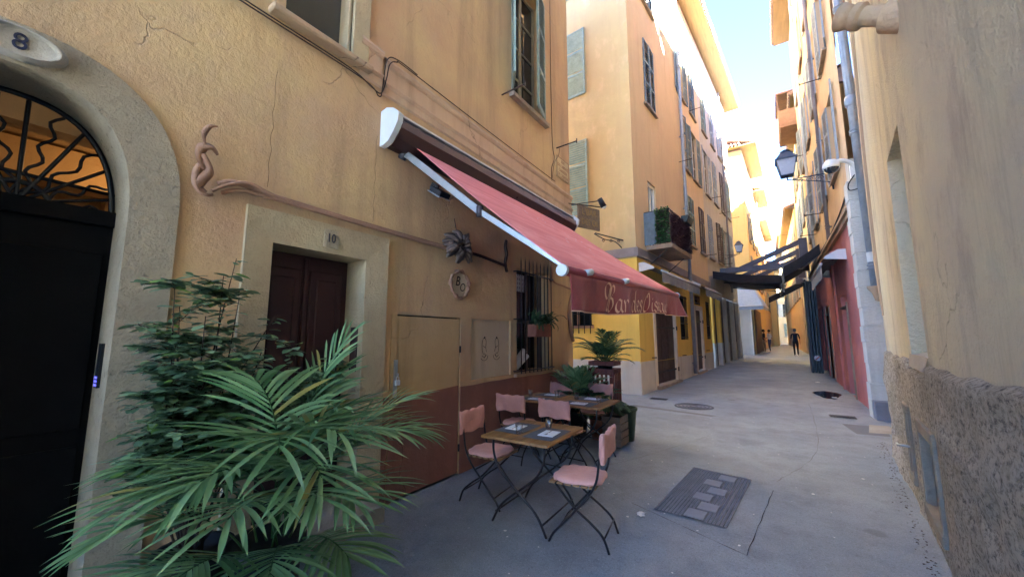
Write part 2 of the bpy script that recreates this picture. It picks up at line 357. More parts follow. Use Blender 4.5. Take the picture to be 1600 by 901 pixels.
c = n.mix(n.math('MULTIPLY', n.ramp(n.noise(co, 48, 5, .75), .53, .66), .5), c, srgb('#4e5357'))
c = n.mix(n.math('MULTIPLY', n.ramp(n.noise(co, 36, 5, .8), .60, .68), .5), c, srgb('#a9b0b4'))
vs_ = n.n('ShaderNodeTexVoronoi'); vs_.inputs['Scale'].default_value = 1.3; n.l(co, vs_.inputs['Vector'])
sd_ = n.math('ADD', vs_.outputs['Distance'], n.math('MULTIPLY', n.noise(co, 9, 5), .10)); c = n.mix(n.math('MULTIPLY', n.math('MULTIPLY', n.ramp(sd_, .13, .17, (1, 1, 1), (0, 0, 0)), n.ramp(n.noise(co, .6, 2), .48, .55)), .45), c, srgb('#45494d'))
h = n.math('ADD', n.noise(co, 120, 4, .7), n.math('MULTIPLY', n.noise(co, 4, 5), 2.5))
M['asphalt'] = n.done(c, n.math('ADD', n.math('MULTIPLY', n.noise(co, 1.4, 5), .4), .42), n.bump(h, .7, .008))
M['patch'] = stone('asphalt_patch', '#77797b', '#707274', .4, '#3f3f42', 3)
M['wet'] = paint('wet_asphalt', '#2b2b2e', .2, .12, 0, 'world', 3, .1)

# roughcast render: sharp dark pits between pale crumbs
n = NT('roughcast_base'); co = n.coord('world', (1, .8, 1.25))
f1 = n.noise(co, 26, 8, .82); f2 = n.noise(co, 7, 6, .7); big = n.ramp(n.noise(co, 1.4, 4), .4, .62)
c = n.mix(big, srgb('#cfc3b0'), srgb('#b8aa94')); c = n.mix(n.ramp(f1, .38, .52), srgb('#544c44'), c); c = n.mix(n.math('MULTIPLY', n.ramp(f1, .56, .68), .8), c, srgb('#d6ccbc')); c = n.mix(n.math('MULTIPLY', n.ramp(f2, .5, .66), .35), c, srgb('#9a8a70'))
M['roughcast'] = n.done(c, .95, n.bump(n.math('ADD', n.math('MULTIPLY', f1, 2.2), f2), 1.0, .03))
# ================================================================= planes of the facades
L = Plane((-3.2, 0), 0, 1); C = Plane((-3.17, 11.05), 4.3, 1); CS = Plane((-3.17, 11.05), -90, -1)
N = Plane((.93, 4.11), 6, -1); RP = Plane((1.6, 10.9), 0, -1)
Y2 = Plane((-1.18, 32.5), 2.2, 1); Y2S = Plane((-1.18, 32.5), -90, -1)
# ================================================================= ground
def gpt(x, y, z=0): return Vector((x, y, gz(y)+z))
mb = MB(); xs = [-400, -60, -20, -8, -4, -3, -2, -1, 0, 1, 2, 3, 8, 20, 60, 400]; ys = [-400, -60, -20, -4, 0, 4, 8, 11, 14, 18, 22, 26, 30, 34, 40, 50, 70, 120, 400]
mb.add([gpt(x, y) for y in ys for x in xs], [(j*16+i, j*16+i+1, j*16+i+17, j*16+i+16) for j in range(len(ys)-1) for i in range(15)])
g = mb.build('ground', M['asphalt']); tag(g, kind='structure')
mb = MB()
def sheet(mb, pts, z=.004): mb.add([gpt(x, y, z) for x, y in pts], [tuple(range(len(pts)))])
sheet(mb, [(-1.25, 3.72), (-.30, 3.50), (-.12, 5.25), (-.2, 5.5), (-1.02, 5.6), (-1.12, 5.2)])
mb = MB(); sheet(mb, [(1.0, 8.7), (1.42, 8.75), (1.5, 9.6), (.9, 9.55)]); sheet(mb, [(-3.0, 9.2), (-1.2, 8.9), (-1.1, 9.05), (-2.9, 9.4)], .003)
o = mb.build('street_patch', M['patch']); tag(o, kind='structure')
mb = MB(); sheet(mb, [(1.18, 8.9), (1.55, 9.0), (1.58, 9.75), (1.3, 9.7)], .006); o = mb.build('concrete_strip', M['concrete']); tag(o, kind='structure')
for pts_ in ([(-2.9, 8.3), (-1.4, 8.05), (.2, 8.25), (1.3, 8.1)], [(-2.3, 4.1), (-1.7, 5.2), (-1.0, 7.2)], [(-.1, 5.4), (.4, 7.4), (.55, 12.0)]):
    mb = MB(); pp_ = catmull([gpt(a, b, .0035) for a, b in pts_], 14); vs = []
    for i, q_ in enumerate(pp_): t_ = (pp_[min(i+1, len(pp_)-1)]-pp_[max(i-1, 0)]).normalized(); s_ = Vector((t_.y, -t_.x, 0)); j_ = s_*.008*math.sin(i*2.1); w_ = .0035+.002*math.sin(i*1.3); vs += [q_+j_-s_*w_, q_+j_+s_*w_]
    mb.add(vs, [(2*i, 2*i+1, 2*i+3, 2*i+2) for i in range(len(pp_)-1)]); o = mb.build('street_joint', M['patch']); tag(o, kind='structure')
mb = MB(); pts = [(1.05+.28*math.cos(a)*(1+.25*math.sin(3*a)), 13.6+.75*math.sin(a)) for a in [k*.35 for k in range(18)]]; sheet(mb, pts, .005)
o = mb.build('puddle', M['wet']); tag(o, kind='structure')

# ================================================================= building kit
def rect(a, b, c, d): return [(a, c), (b, c), (b, d), (a, d)]
def wall(bld, P, s0, s1, z0, z1, holes=(), m=None, name='wall', o=0, thick=.25):
    mb = MB(); mb.poly(rect(s0, s1, z0, z1), holes, P, o)
    for l in holes:
        for i in range(len(l)):
            a, b = l[i], l[(i+1) % len(l)]; mb.add([P.p(*a, o), P.p(*b, o), P.p(*b, o-thick), P.p(*a, o-thick)], [(0, 1, 2, 3)])
    return mb.build(name, m, bld, fix=False)
def leafT(P, s, z, dr, ang, off):
    a = R_(ang); u = P.d*(dr*math.cos(a))+P.n*math.sin(a); nn = P.n*math.cos(a)-P.d*(dr*math.sin(a)); o = P.p(s, z, off)
    return Matrix(((u.x, nn.x, 0, o.x), (u.y, nn.y, 0, o.y), (0, 0, 1, o.z), (0, 0, 0, 1)))
def shutter(bld, P, s, z0, z1, wd, dr, ang, m, off=.0, pitch=.06, panels=3, name='shutter'):
    T = leafT(P, s, z0, dr, ang, off); mb = MB(); h = z1-z0; st = .055; t = .035
    mb.box(0, st, 0, t, 0, h, T); mb.box(wd-st, wd, 0, t, 0, h, T)
    rails = [0]+[h*k/panels+(.1*h if k == 1 and panels > 1 else 0)*0 for k in range(1, panels)]+[h]
    for i, z in enumerate(rails):
        a = z if i == 0 else z-.04; mb.box(st, wd-st, .003, t-.003, max(a, 0), min(a+.08, h), T)
    for i in range(panels):
        lo, hi = rails[i]+.08, rails[i+1]-.05; k = max(1, int((hi-lo)/pitch))
        for j in range(k):
            z = lo+(hi-lo)*(j+.5)/k; dz = pitch*.38
            mb.hexa([T @ Vector(q) for q in [(st, t-.004, z-dz), (wd-st, t-.004, z-dz), (wd-st, .004, z+dz*.6), (st, .004, z+dz*.6),
                                             (st, t-.004, z-dz+.01), (wd-st, t-.004, z-dz+.01), (wd-st, .004, z+dz*.6+.01), (st, .004, z+dz*.6+.01)]])
    return mb.build(name, m, bld)
def window(bld, P, s0, s1, z0, z1, dep=.16, sh=None, m=None, fr=None, ang=(172, 172), pane=None, bars=2, sill=True, pitch=.06, panels=3, soff=.01):
    fr = fr or M['wframe']; mb = MB(); k = .05; d0, d1 = -dep, -dep+.05
    mb.pb(P, s0, s0+k, z0, z1, d0, d1); mb.pb(P, s1-k, s1, z0, z1, d0, d1); mb.pb(P, s0+k, s1-k, z1-k, z1, d0, d1); mb.pb(P, s0+k, s1-k, z0, z0+k, d0, d1)
    c = (s0+s1)/2; mb.pb(P, c-.035, c+.035, z0+k, z1-k, d0, d1+.005)
    for i in range(1, bars+1):
        z = z0+(z1-z0)*i/(bars+1); mb.pb(P, s0+k, c-.035, z-.015, z+.015, d0, d1-.01); mb.pb(P, c+.035, s1-k, z-.015, z+.015, d0, d1-.01)
    w_ = mb.build('window', fr, bld)
    mb = MB(); mb.pb(P, s0, s1, z0, z1, -dep-.02, -dep+.02); mb.build('pane', pane or M['pane'], w_)
    if sill:
        mb = MB(); mb.pb(P, s0-.1, s1+.1, z0-.07, z0-.002, -.1, .09); mb.build('sill', M['sill'], bld)
    if sh == 'pair':
        wd = (s1-s0)/2
        shutter(bld, P, s0, z0+.01, z1-.01, wd, 1, ang[0], m, soff, pitch, panels); shutter(bld, P, s1, z0+.01, z1-.01, wd, -1, ang[1], m, soff, pitch, panels)
def eave(bld, P, s0, s1, z, over=.7, step=.24):
    mb = MB(); mb.pb(P, s0, s1, z, z+.05, -.3, over); mb.build('eave', M['soffit'], bld)
    mb = MB(); k = int((s1-s0)/step)
    for i in range(k):
        s = s0+(i+.5)*(s1-s0)/k; a = P.p(s, z+.13, over+.09); b = P.p(s, z+.95, over-2.2); mb.tube([a, b], [.1, .085], 7, smooth=True)
    a, b = P.p(s0, z+.07, over+.05), P.p(s1, z+.07, over+.05)
    mb.hexa([P.p(s0, z+.052, over+.03), P.p(s1, z+.052, over+.03), P.p(s1, z+.8, over-2.2), P.p(s0, z+.8, over-2.2), P.p(s0, z+.11, over+.03), P.p(s1, z+.11, over+.03), P.p(s1, z+.86, over-2.2), P.p(s0, z+.86, over-2.2)])
    mb.build('roof', M['tile'], bld)
def pipe(P, s, z0, z1, o, r, label, name='drainpipe', m=None, lean=0, joints=3.0, cat='pipe', par=None, loc=None):
    m = m or M['zinc']; t = thing(name, P.p(s, z0, o), label, cat)
    mb = MB(); mb.tube([P.p(s, z0, o), P.p(s+lean*(z1-z0), z1, o)], r, 14); mb.build('tube', m, t)
    z = z0+.35
    while z < z1:
        mb = MB(); q = P.p(s+lean*(z-z0), z, o)
        for dz in (0, .07): mb.lathe([(r, -.015), (r*1.28, -.01), (r*1.28, .01), (r, .015)], q+Vector((0, 0, dz)), 14)
        mb.pb(P, s+lean*(z-z0)-.02, s+lean*(z-z0)+.02, z+.02, z+.05, -.02, o-r+.01); z += joints; mb.build('collar', m, t)
    return t
def iron_rod(P, s, z, ln, label, up=0, cat='bracket'):
    mb = MB(); mb.tube([P.p(s, z, -.05), P.p(s, z+up, ln)], .013, 5); mb.tube([P.p(s, z+up-.04, ln), P.p(s, z+up+.05, ln)], .01, 5)
    o = mb.build('iron_bracket', M['rust'], None, P.p(s, z, 0)); tag(o, label, cat); return o
def sewell(a, b, n_, k=40, c=(0, 0), half=True):   # superellipse arch outline
    out = []
    for i in range(k+1):
        t = math.pi*i/k; ct, st = math.cos(t), math.sin(t)
        out.append((c[0]+a*math.copysign(abs(ct)**(2/n_), ct), c[1]+b*abs(st)**(2/n_)))
    return out

# ================================================================= BAR BUILDING (left)
bar = thing('bar_building', (-3.2, 2, 0), 'ochre plastered corner building of the bar with a stone arched doorway and red painted base', 'building')
AC = .08
arch_in = sewell(.47, .715, 2.4, 36, (AC, 2.3)); arch_out = sewell(.705, .84, 2.3, 36, (AC, 2.4)); arch_hole = sewell(.66, .80, 2.3, 36, (AC, 2.38))
H8 = [(AC-.66, -.02)]+[(AC+.66, -.02)]+arch_hole
H10 = rect(1.22, 2.38, -.02, 2.52); HS = rect(2.53, 3.575, .0, 1.83); HN = rect(3.78, 4.66, 1.06, 1.83)
HW = rect(4.82, 5.80, 1.08, 2.66); HU = rect(1.33, 1.93, 4.27, 6.3); HU2 = rect(4.72, 5.68, 5.42, 7.75)
wall(bar, L, -3.5, 6.75, -.3, 12.5, [H8, H10, HS, HN, HW, HU, HU2, rect(-2.6, -1.6, 4.3, 6.4)], M['ochre'], thick=.3)
LE = Plane((-3.2, 6.75), -90, 1); wall(bar, LE, 0, 9, -.3, 12.5, [], M['ochre_side'], 'side_wall')
mb = MB(); mb.pb(L, -3.5, 6.75, 12.5, 12.6, -9, 0); mb.build('roof', M['tile'], bar)  # unseen slab behind the wall top, put in to cast shadow
# arched stone surround of number 8
mb = MB(); ou = [(AC+.705, -.02)]+arch_out+[(AC-.705, -.02)]; inn = [(AC-.47, -.02)]+arch_in[::-1]+[(AC+.47, -.02)]
pl = ou+inn; tr = tessellate_polygon([[Vector((a, b, 0)) for a, b in pl]]); mb.add([L.p(a, b, .022) for a, b in pl], tr)
for i in range(len(pl)):
    a, b = pl[i], pl[(i+1) % len(pl)]; mb.add([L.p(*a, .022), L.p(*b, .022), L.p(*b, -.34), L.p(*a, -.34)], [(0, 1, 2, 3)])
mb.build('door_surround', M['frame_stone'], bar, fix=False)
# gate with fanlight grille
mb = MB(); mb.pb(L, AC-.5, AC+.5, 0, 2.3, -.42, -.32)
for a, b in ((AC-.44, AC-.03), (AC+.03, AC+.44)):
    for z0, z1 in ((.15, .95), (1.05, 2.12)): mb.pb(L, a, b, z0, z1, -.33, -.305)
mb.pb(L, AC-.5, AC+.5, 2.3, 2.4, -.42, -.29)
gt = mb.build('gate', M['gate'], bar, bevel=.006)
mb = MB(); hub = (.15, 2.36)
for k, t in enumerate([8, 19, 31, 43, 55, 67, 79, 91, 103, 116, 129, 143, 158]):
    t = R_(t); rx = .42 if math.cos(t) > 0 else .55; ln = .66/max(abs(math.sin(t)), abs(math.cos(t))*1.25); pts = []
    for i in range(25):
        f = i/24; wv = (.022*math.sin(f*26) if k % 2 == 0 else 0); q = (hub[0]+ln*f*math.cos(t)-wv*math.sin(t), hub[1]+ln*f*math.sin(t)+wv*math.cos(t))
        if abs(q[0]-AC) > .47 or (abs((q[0]-AC)/.47)**2.4+max(0, (q[1]-2.3)/.715)**2.4) > 1: break
        pts.append(L.p(*q, -.34))
    if len(pts) > 2: mb.tube(pts, .011 if k % 2 else .009, 6)
mb.tube([L.p(AC-.47, 2.56, -.34), L.p(AC+.47, 2.52, -.34)], .012, 6)
mb.tube([L.p(a, b, -.335) for a, b in sewell(.455, .70, 2.4, 30, (AC, 2.3))], .016, 6)
mb.tube([L.p(hub[0]+.13*math.cos(t), hub[1]+.13*math.sin(t), -.345) for t in [R_(k*15) for k in range(13)]], .016, 6)
mb.build('grille', M['black_iron'], gt)
mb = MB(); X0, X1, Ya, Yb, Zt = -3.56, -6.6, -1.0, 1.5, 3.5
mb.add([(X0, Ya, 0), (X1, Ya, 0), (X1, Yb, 0), (X0, Yb, 0), (X0, Ya, Zt), (X1, Ya, Zt), (X1, Yb, Zt), (X0, Yb, Zt)], [(0, 1, 2, 3), (4, 5, 6, 7), (0, 1, 5, 4), (1, 2, 6, 5), (2, 3, 7, 6)])
mb.box(X1, X1+.25, .9, 1.5, 0, Zt-.1); mb.box(X1+.6, X1+.9, Ya, Yb, 3.1, 3.45); mb.box(-4.6, -4.4, Ya, Yb, 3.15, 3.48)
mb.build('hallway', M['ochre_side'], bar, fix=False)
lamp = thing('ceiling_lamp', (-5.2, .9, 3.3), 'glowing ceiling lamp in the hallway behind the fanlight of number 8', 'lamp')
n_ = NT('lamp_glow'); n_.b.inputs['Emission Color'].default_value = (1, .62, .25, 1); n_.b.inputs['Emission Strength'].default_value = .06; n_.done((.9, .8, .6), .5); M['glow'] = n_.m
mb = MB(); mb.lathe([(.0, -.09), (.07, -.07), (.1, -.02), (.1, .0)], (-5.2, .9, 3.3), 14); mb.build('lamp_shade', M['glow'], lamp)
mb = MB(); mb.tube([(-5.2, .9, 3.3), (-5.2, .9, 3.49)], .012, 6); mb.build('stem', M['black_iron'], lamp)
pl_ = bpy.data.lights.new('hall_light', 'POINT'); pl_.energy = .17; pl_.color = (1, .62, .28); pl_.shadow_soft_size = .08
po = bpy.data.objects.new('hall_light', pl_); COL.objects.link(po); po.parent = lamp; po.location = (0, 0, -.2)
mb = MB(); mb.pb(L, .535, .55, 1.30, 1.56, -.20, -.13); ic = mb.build('intercom', M['black_iron'], bar)
n_ = NT('blue_led'); n_.b.inputs['Emission Color'].default_value = (.12, .12, 1, 1); n_.b.inputs['Emission Strength'].default_value = .03; n_.done((.1, .1, .5), .5)
mb = MB(); [mb.pb(L, .532, .536, 1.31+.022*i, 1.322+.022*i, -.19, -.14) for i in range(3)]; mb.build('lit_keypad', n_.m, ic)
# square surround of number 10
mb = MB(); o_, i_ = (1.17, 2.44, -.02, 2.58), (1.37, 2.20, -.02, 2.33); dp = -.30; cz = .05
for (a0, z0_), (a1, z1_), (b1, w1_), (b0, w0_) in (((1.17, -.02), (1.17, 2.58), (1.37, 2.33), (1.37, -.02)), ((1.17, 2.58), (2.44, 2.58), (2.20, 2.33), (1.37, 2.33)), ((2.44, 2.58), (2.44, -.02), (2.20, -.02), (2.20, 2.33))):
    mb.add([L.p(a0, z0_, .035), L.p(a1, z1_, .035), L.p(b1, w1_, .012), L.p(b0, w0_, .012)], [(0, 1, 2, 3)])
    mb.add([L.p(b0, w0_, .012), L.p(b1, w1_, .012), L.p(b1+(.0 if b1 < 2 else -.0), w1_, dp), L.p(b0, w0_, dp)], [(0, 1, 2, 3)])
    mb.add([L.p(a0, z0_, .035), L.p(a1, z1_, .035), L.p(a1, z1_, -.05), L.p(a0, z0_, -.05)], [(0, 1, 2, 3)])
mb.build('door_surround', M['frame_plain'], bar, fix=False)
mb = MB(); mb.pb(L, 1.3, 2.26, 0.1, 2.4, -.36, -.29)
for a, b in ((1.43, 1.75), (1.83, 2.14)):
    mb.pb(L, a, b, .25, .95, -.3, -.272); mb.pb(L, a, b, 1.08, 2.2, -.3, -.272)
    mb.pb(L, a+.06, b-.06, 1.16, 2.12, -.28, -.262); mb.pb(L, a+.06, b-.06, .33, .87, -.28, -.262)
mb.pb(L, 1.77, 1.81, .12, 2.3, -.3, -.255)
d10 = mb.build('door', M['door_red'], bar, bevel=.008)
M['brass'] = paint('brass', '#a98a3c', .2, .3, .9, 'world', 20, .1)
mb = MB(); mb.lathe([(0, .0), (.03, .0), (.035, .02), (.02, .03), (.03, .05), (0, .06)], L.p(1.84, 1.18, -.26), 12, Matrix.Rotation(R_(90), 3, 'Y')); mb.build('handle', M['brass'], d10)
mb = MB(); mb.pb(L, 1.24, 2.34, -.02, .14, -.32, .26); mb.build('doorstep', M['concrete'], bar, bevel=.015, seg=2)
mb = MB(); mb.pb(L, 2.188, 2.199, 1.28, 1.69, -.16, -.06); mb.build('intercom', M['shop_brown'], bar)
# service door, red below ochre
mb = MB(); mb.pb(L, 2.535, 2.60, 0, 1.83, -.06, .005); mb.pb(L, 2.60, 3.555, .02, 1.815, -.05, -.006)
sd = mb.build('service_door', M['ochre_side'], bar)
mb = MB(); mb.poly([(2.602, .02), (3.553, .02), (3.553, 1.02), (3.1, 1.0), (2.602, 1.0)], [], L, -.003, .01); mb.poly([(2.537, .01), (2.598, .01), (2.598, 1.0), (2.537, 1.0)], [], L, .009, .01); mb.build('painted_base', M['terracotta'], sd, fix=False)
mb = MB(); mb.pb(L, 2.575, 2.62, 1.0, 1.37, .006, .016); mb.tube([L.p(2.6, 1.22, .02), L.p(2.6, 1.235, .05), L.p(2.6, 1.2, .05)], .006, 6); mb.build('hasp', M['alu'], sd)
mb = MB(); mb.pb(L, 2.575, 2.625, 1.12, 1.17, .03, .055); mb.tube(catmull([L.p(2.585, 1.165, .043), L.p(2.585, 1.195, .043), L.p(2.6, 1.207, .043), L.p(2.615, 1.195, .043), L.p(2.615, 1.165, .043)], 4), .0045, 6)
mb.build('padlock', M['white_metal'], sd, bevel=.005)
mb = MB(); [mb.tube([L.p(3.565, z-.04, .006), L.p(3.565, z+.04, .006)], .012, 8) for z in (.3, 1.45)]; mb.build('hinge', M['black_iron'], sd)
mb = MB(); mb.pb(L, 2.53, 3.575, 0, 1.83, -.1, -.07); mb.build('door_recess', M['black'], bar)
# red painted base
def wob(s): return 1.005+.006*math.sin(s*3.1)+.004*math.sin(s*11)
for a, b in ((2.442, 2.528), (3.58, 6.745)):
    k = max(2, int((b-a)/.12)); mb = MB(); mb.poly([(a, 0), (b, 0)]+[(b-(b-a)*i/k, wob(b-(b-a)*i/k)) for i in range(k+1)], [], L, .008, .01); mb.build('painted_base', M['terracotta'], bar, fix=False)
mb = MB(); mb.pb(LE, .0, 6, 0, 1.0, -.0, .008); mb.build('painted_base', M['terracotta'], bar)
# niche board with two little drawings
mb = MB(); mb.pb(L, 3.78, 4.66, 1.06, 1.83, -.06, -.03); nb = mb.build('niche_board', M['niche'], bar)
mb = MB()
for cx_, k in ((4.08, 1), (4.36, -1)):
    st = [[(-.04, .20), (-.06, .12), (-.05, .02), (-.02, -.04)], [(-.04, .20), (0, .24), (.05, .18), (.04, .08), (.06, 0)], [(-.09, -.10), (-.02, -.14), (.07, -.12), (.1, -.06)], [(-.05, -.06), (.0, -.09), (.06, -.05)], [(.0, -.02), (.03, -.05), (.01, -.1)], [(-.03, .1), (.03, .07)]]
    for q in st: mb.tube([L.p(cx_+k*a*.8, 1.40+b*.8, -.029) for a, b in [(p.x, p.y) for p in catmull([(a, b, 0) for a, b in q], 5)]], .0035, 4)
    mb.tube([L.p(cx_+k*.0, 1.58, -.029), L.p(cx_+k*.01, 1.60, -.029)], .011, 6)
mb.build('drawing', M['brownmark'], nb)
# barred window
mb = MB(); mb.pb(L, 4.8, 5.82, 1.06, 2.68, -.31, -.28); mb.build('dark_interior', M['black'], bar)
mb = MB(); mb.pb(L, 4.82, 4.87, 1.08, 2.66, -.2, -.14); mb.pb(L, 5.3, 5.36, 1.08, 2.66, -.2, -.14); mb.pb(L, 5.75, 5.8, 1.08, 2.66, -.2, -.14); mb.pb(L, 4.87, 5.75, 1.82, 1.88, -.2, -.145); wf = mb.build('window', M['sh_brown'], bar)
mb = MB(); mb.pb(L, 4.87, 5.3, 1.88, 2.66, -.18, -.17); mb.pb(L, 4.87, 5.3, 1.08, 1.82, -.18, -.17); mb.build('pane', M['pane'], wf)
mb = MB()
for i in range(8): mb.box(-3.37, -3.365, 4.92+.05*i, 4.945+.05*i, 2.32, 2.6)
for i in range(4): mb.box(-3.372, -3.367, 4.89, 5.28, 2.34+.07*i, 2.36+.07*i)
mb.build('lace_curtain', M['napkin'], wf)
gr = MB()
for i in range(9):
    s = 4.84+.118*i; gr.tube([L.p(s, 1.06, .07), L.p(s, 2.74, .07)], .0085, 6); gr.tube([L.p(s, 2.74, .07), L.p(s, 2.82, .07)], [.0085, .001], 6)
for z in (1.10, 1.86, 2.58): gr.tube([L.p(4.74, z, .07), L.p(5.86, z, .07)], .011, 6)
for s in (4.74, 5.86):
    for z in (1.10, 1.86, 2.58): gr.tube([L.p(s, z, .07), L.p(s, z, -.03)], .011, 6)
gr.build('window_grille', M['black_iron'], bar)
mb = MB(); mb.pb(L, 4.74, 5.88, 1.015, 1.07, -.1, .05); mb.build('sill', M['moulding'], bar, bevel=.01)
mb = MB()   # pale rolled cloths seen behind the bars
mb.tube([(-3.33, 4.9, 1.15), (-3.33, 5.22, 1.38)], .05, 8); mb.tube([(-3.34, 5.02, 1.13), (-3.32, 5.3, 1.3)], .04, 8)
o = mb.build('rolled_cloth', M['napkin'], None, (-3.33, 5, 1.15)); tag(o, 'pale rolled cloths leaning inside the barred window', 'cloth')
# dark upper window, frame, sill
mb = MB(); mb.pb(L, 1.31, 1.95, 4.25, 6.32, -.32, -.295); mb.build('dark_interior', M['black'], bar)
mb = MB(); mb.add([L.p(1.34, 4.27, -.28), L.p(1.93, 4.27, -.16), L.p(1.93, 6.3, -.16), L.p(1.34, 6.3, -.28)], [(0, 1, 2, 3)]); mb.build('pane', M['pane'], bar, fix=False)
mb = MB(); mb.pb(L, 1.93, 2.11, 4.20, 6.4, -.08, .03); mb.pb(L, 1.90, 1.935, 4.27, 6.3, -.3, -.02); mb.build('window_frame', M['frame_plain'], bar, bevel=.006)
mb = MB(); mb.pb(L, 1.2, 2.13, 4.195, 4.255, -.2, .10); mb.build('sill', M['moulding'], bar, bevel=.012)
# string course
mb = MB(); pr = [(.0, 4.10), (.022, 4.115), (.022, 4.19), (.05, 4.22), (.05, 4.235), (.018, 4.25), (.018, 4.42), (.04, 4.44), (.055, 4.47), (.045, 4.5), (.0, 4.515)]
for s0, s1 in ((2.02, 2.28), (2.30, 6.78)):
    k = 24
    for i in range(k):
        a, b = s0+(s1-s0)*i/k, s0+(s1-s0)*(i+1)/k
        for (o0, z0), (o1, z1) in zip(pr, pr[1:]):
            sg = (a-2)*-.028; sg2 = (b-2)*-.028; e = .0 if s0 > 2.2 else .05
            mb.add([L.p(a, z0+sg+e, o0), L.p(b, z0+sg2+e, o0), L.p(b, z1+sg2+e, o1), L.p(a, z1+sg+e, o1)], [(0, 1, 2, 3)])
mb.build('moulding', M['band_pink'], bar, fix=False)
for s, z0, z1 in ((2.262, 2.72, 3.62), (1.302, 2.76, 3.75)):
    mb = MB(); pts = [(s+.006*math.sin(i*1.7)+.004*math.sin(i*4.1), z0+(z1-z0)*i/16) for i in range(17)]
    mb.tube([L.p(a, b, .0) for a, b in pts], .0018, 4); mb.build('plaster_crack', M['rust'], bar)
# shuttered first-floor window
window(bar, L, 4.72, 5.68, 5.42, 7.75, .22, None, None, M['wframe'], bars=3)
shutter(bar, L, 4.70, 5.45, 7.73, .50, 1, 142, M['sh_green'], .03); shutter(bar, L, 5.70, 5.45, 7.73, .50, -1, 16, M['sh_green'], .02)
# far upper left window, mostly above the frame
window(bar, L, -2.6, -1.6, 4.3, 6.4, .2, 'pair', M['sh_green'])

# ================================================================= CORNER BUILDING (peach above yellow)
cor = thing('corner_building', (-3.17, 11.05, 0), 'peach corner building with a yellow ground floor, brown doors and green shutters', 'building')
def wpx(P, xl, yt, yb, xr): # window box on the plane: left x, top y, bottom y, right x (all read at the left edge / mid height)
    s0, zt = P.at(xl, yt); s0b, zb = P.at(xl, yb); s1, _ = P.at(xr, (yt+yb)/2)
    return ((s0+s0b)/2, s1, zb, zt)
SB = 9.35     # end of the peach front
cw = []       # (box, open?, kind)
HC = []
def addw(lst, b): HC.append(rect(*b)); lst.append(b)
W = []
for b in [(1.35, 2.35, 9.35, 11.75), (1.45, 2.5, 13.3, 15.6), (5.65, 6.6, 12.0, 14.4), (7.55, 8.5, 12.0, 14.4), (5.85, 6.8, 8.75, 11.15), (7.6, 8.55, 8.75, 11.15), (6.15, 7.1, 5.45, 7.6), (8.1, 9.0, 5.45, 7.6)]: addw(W, b)
HB = rect(1.25, 2.0, 4.32, 6.62); HD1 = rect(1.18, 3.55, .02, 2.7); HW2 = rect(4.15, 5.2, 1.5, 3.15); HD2 = rect(6.35, 7.45, .04, 2.75); HT2 = rect(6.4, 7.4, 2.95, 3.35); HW3 = rect(8.35, 9.1, 1.5, 3.2)
wall(cor, C, 0, SB, 3.88, 17.0, HC+[HB], M['peach_st'], thick=.2)
wall(cor, C, 0, SB, .86, 3.88, [rect(1.18, 3.55, .8602, 2.7), HW2, rect(6.35, 7.45, .8602, 2.75), HT2, HW3], M['yellow'], 'ground_floor_wall', thick=.2)
for a, b in ((0, 1.18), (3.55, 6.35), (7.45, SB)):
    mb = MB(); mb.pb(C, a, b, -.2, .9, -.18, .012); mb.build('base_wall', M['palebase'], cor)
# side face towards the side street
sA = wpx(CS, 921, 45, 150, 889); sB = wpx(CS, 921, 222, 335, 889); sG = wpx(CS, 917, 455, 512, 888)
SW = [(1.45, 2.25, 9.55, 11.8), (1.45, 2.25, 5.5, 7.95)]
wins = [(2.2, 3.2, 9.5, 11.9), (2.2, 3.2, 5.45, 7.95), (2.2, 3.2, 13.2, 15.4)]
wall(cor, CS, 0, 14, 3.88, 17.0, [rect(*b) for b in wins], M['peach'], 'side_wall', thick=.2)
wall(cor, CS, 0, 14, .86, 3.88, [rect(1.42, 2.45, 1.95, 3.1)], M['yellow'], 'ground_floor_side_wall', thick=.25)
mb = MB(); mb.pb(CS, 0.012, 14, -.2, .92, -.2, .02); mb.build('base_wall', M['palebase'], cor)
for b in wins:
    window(cor, CS, *b, .15, None, bars=2, pane=M['pane_sky'])
    shutter(cor, CS, b[0], b[2]+.02, b[3]-.02, .78, 1, 176, M['sh_green'], .02, .07); shutter(cor, CS, b[1], b[2]+.02, b[3]-.02, .55, -1, 165, M['sh_green'], .02, .07)
mb = MB(); mb.pb(CS, 1.42, 2.45, 1.95, 3.1, -.25, -.22); mb.build('dark_interior', M['black'], cor)
mb = MB()
for i in range(6): mb.tube([CS.p(1.45+.19*i, 1.7, .05), CS.p(1.45+.19*i, 3.1, .05)], .013, 6)
for z in (1.95, 2.3, 2.9): mb.tube([CS.p(1.35, z, .05), CS.p(2.5, z, .05)], .015, 6)
mb.build('window_grille', M['black_iron'], cor)
mb = MB(); mb.pb(CS, 1.35, 2.5, 1.86, 1.95, -.2, .05); mb.pb(CS, 1.9, 1.96, 1.95, 3.1, -.2, -.12); mb.build('sill', M['rope'], cor)
# stone band between the floors
mb = MB(); mb.pb(C, -.03, SB, 3.92, 4.18, -.1, .06); mb.pb(CS, .03, 14, 3.92, 4.18, -.1, .05); mb.build('string_course', M['bandgrey'], cor)
mb = MB(); mb.pb(C, 0, SB, 17, 17.1, -10, 0); mb.build('roof', M['tile'], cor); eave(cor, C, -.75, SB, 17.1, .8); eave(cor, CS, .0, 14, 17.12, .75)  # flat slab out of view is added for its shadow
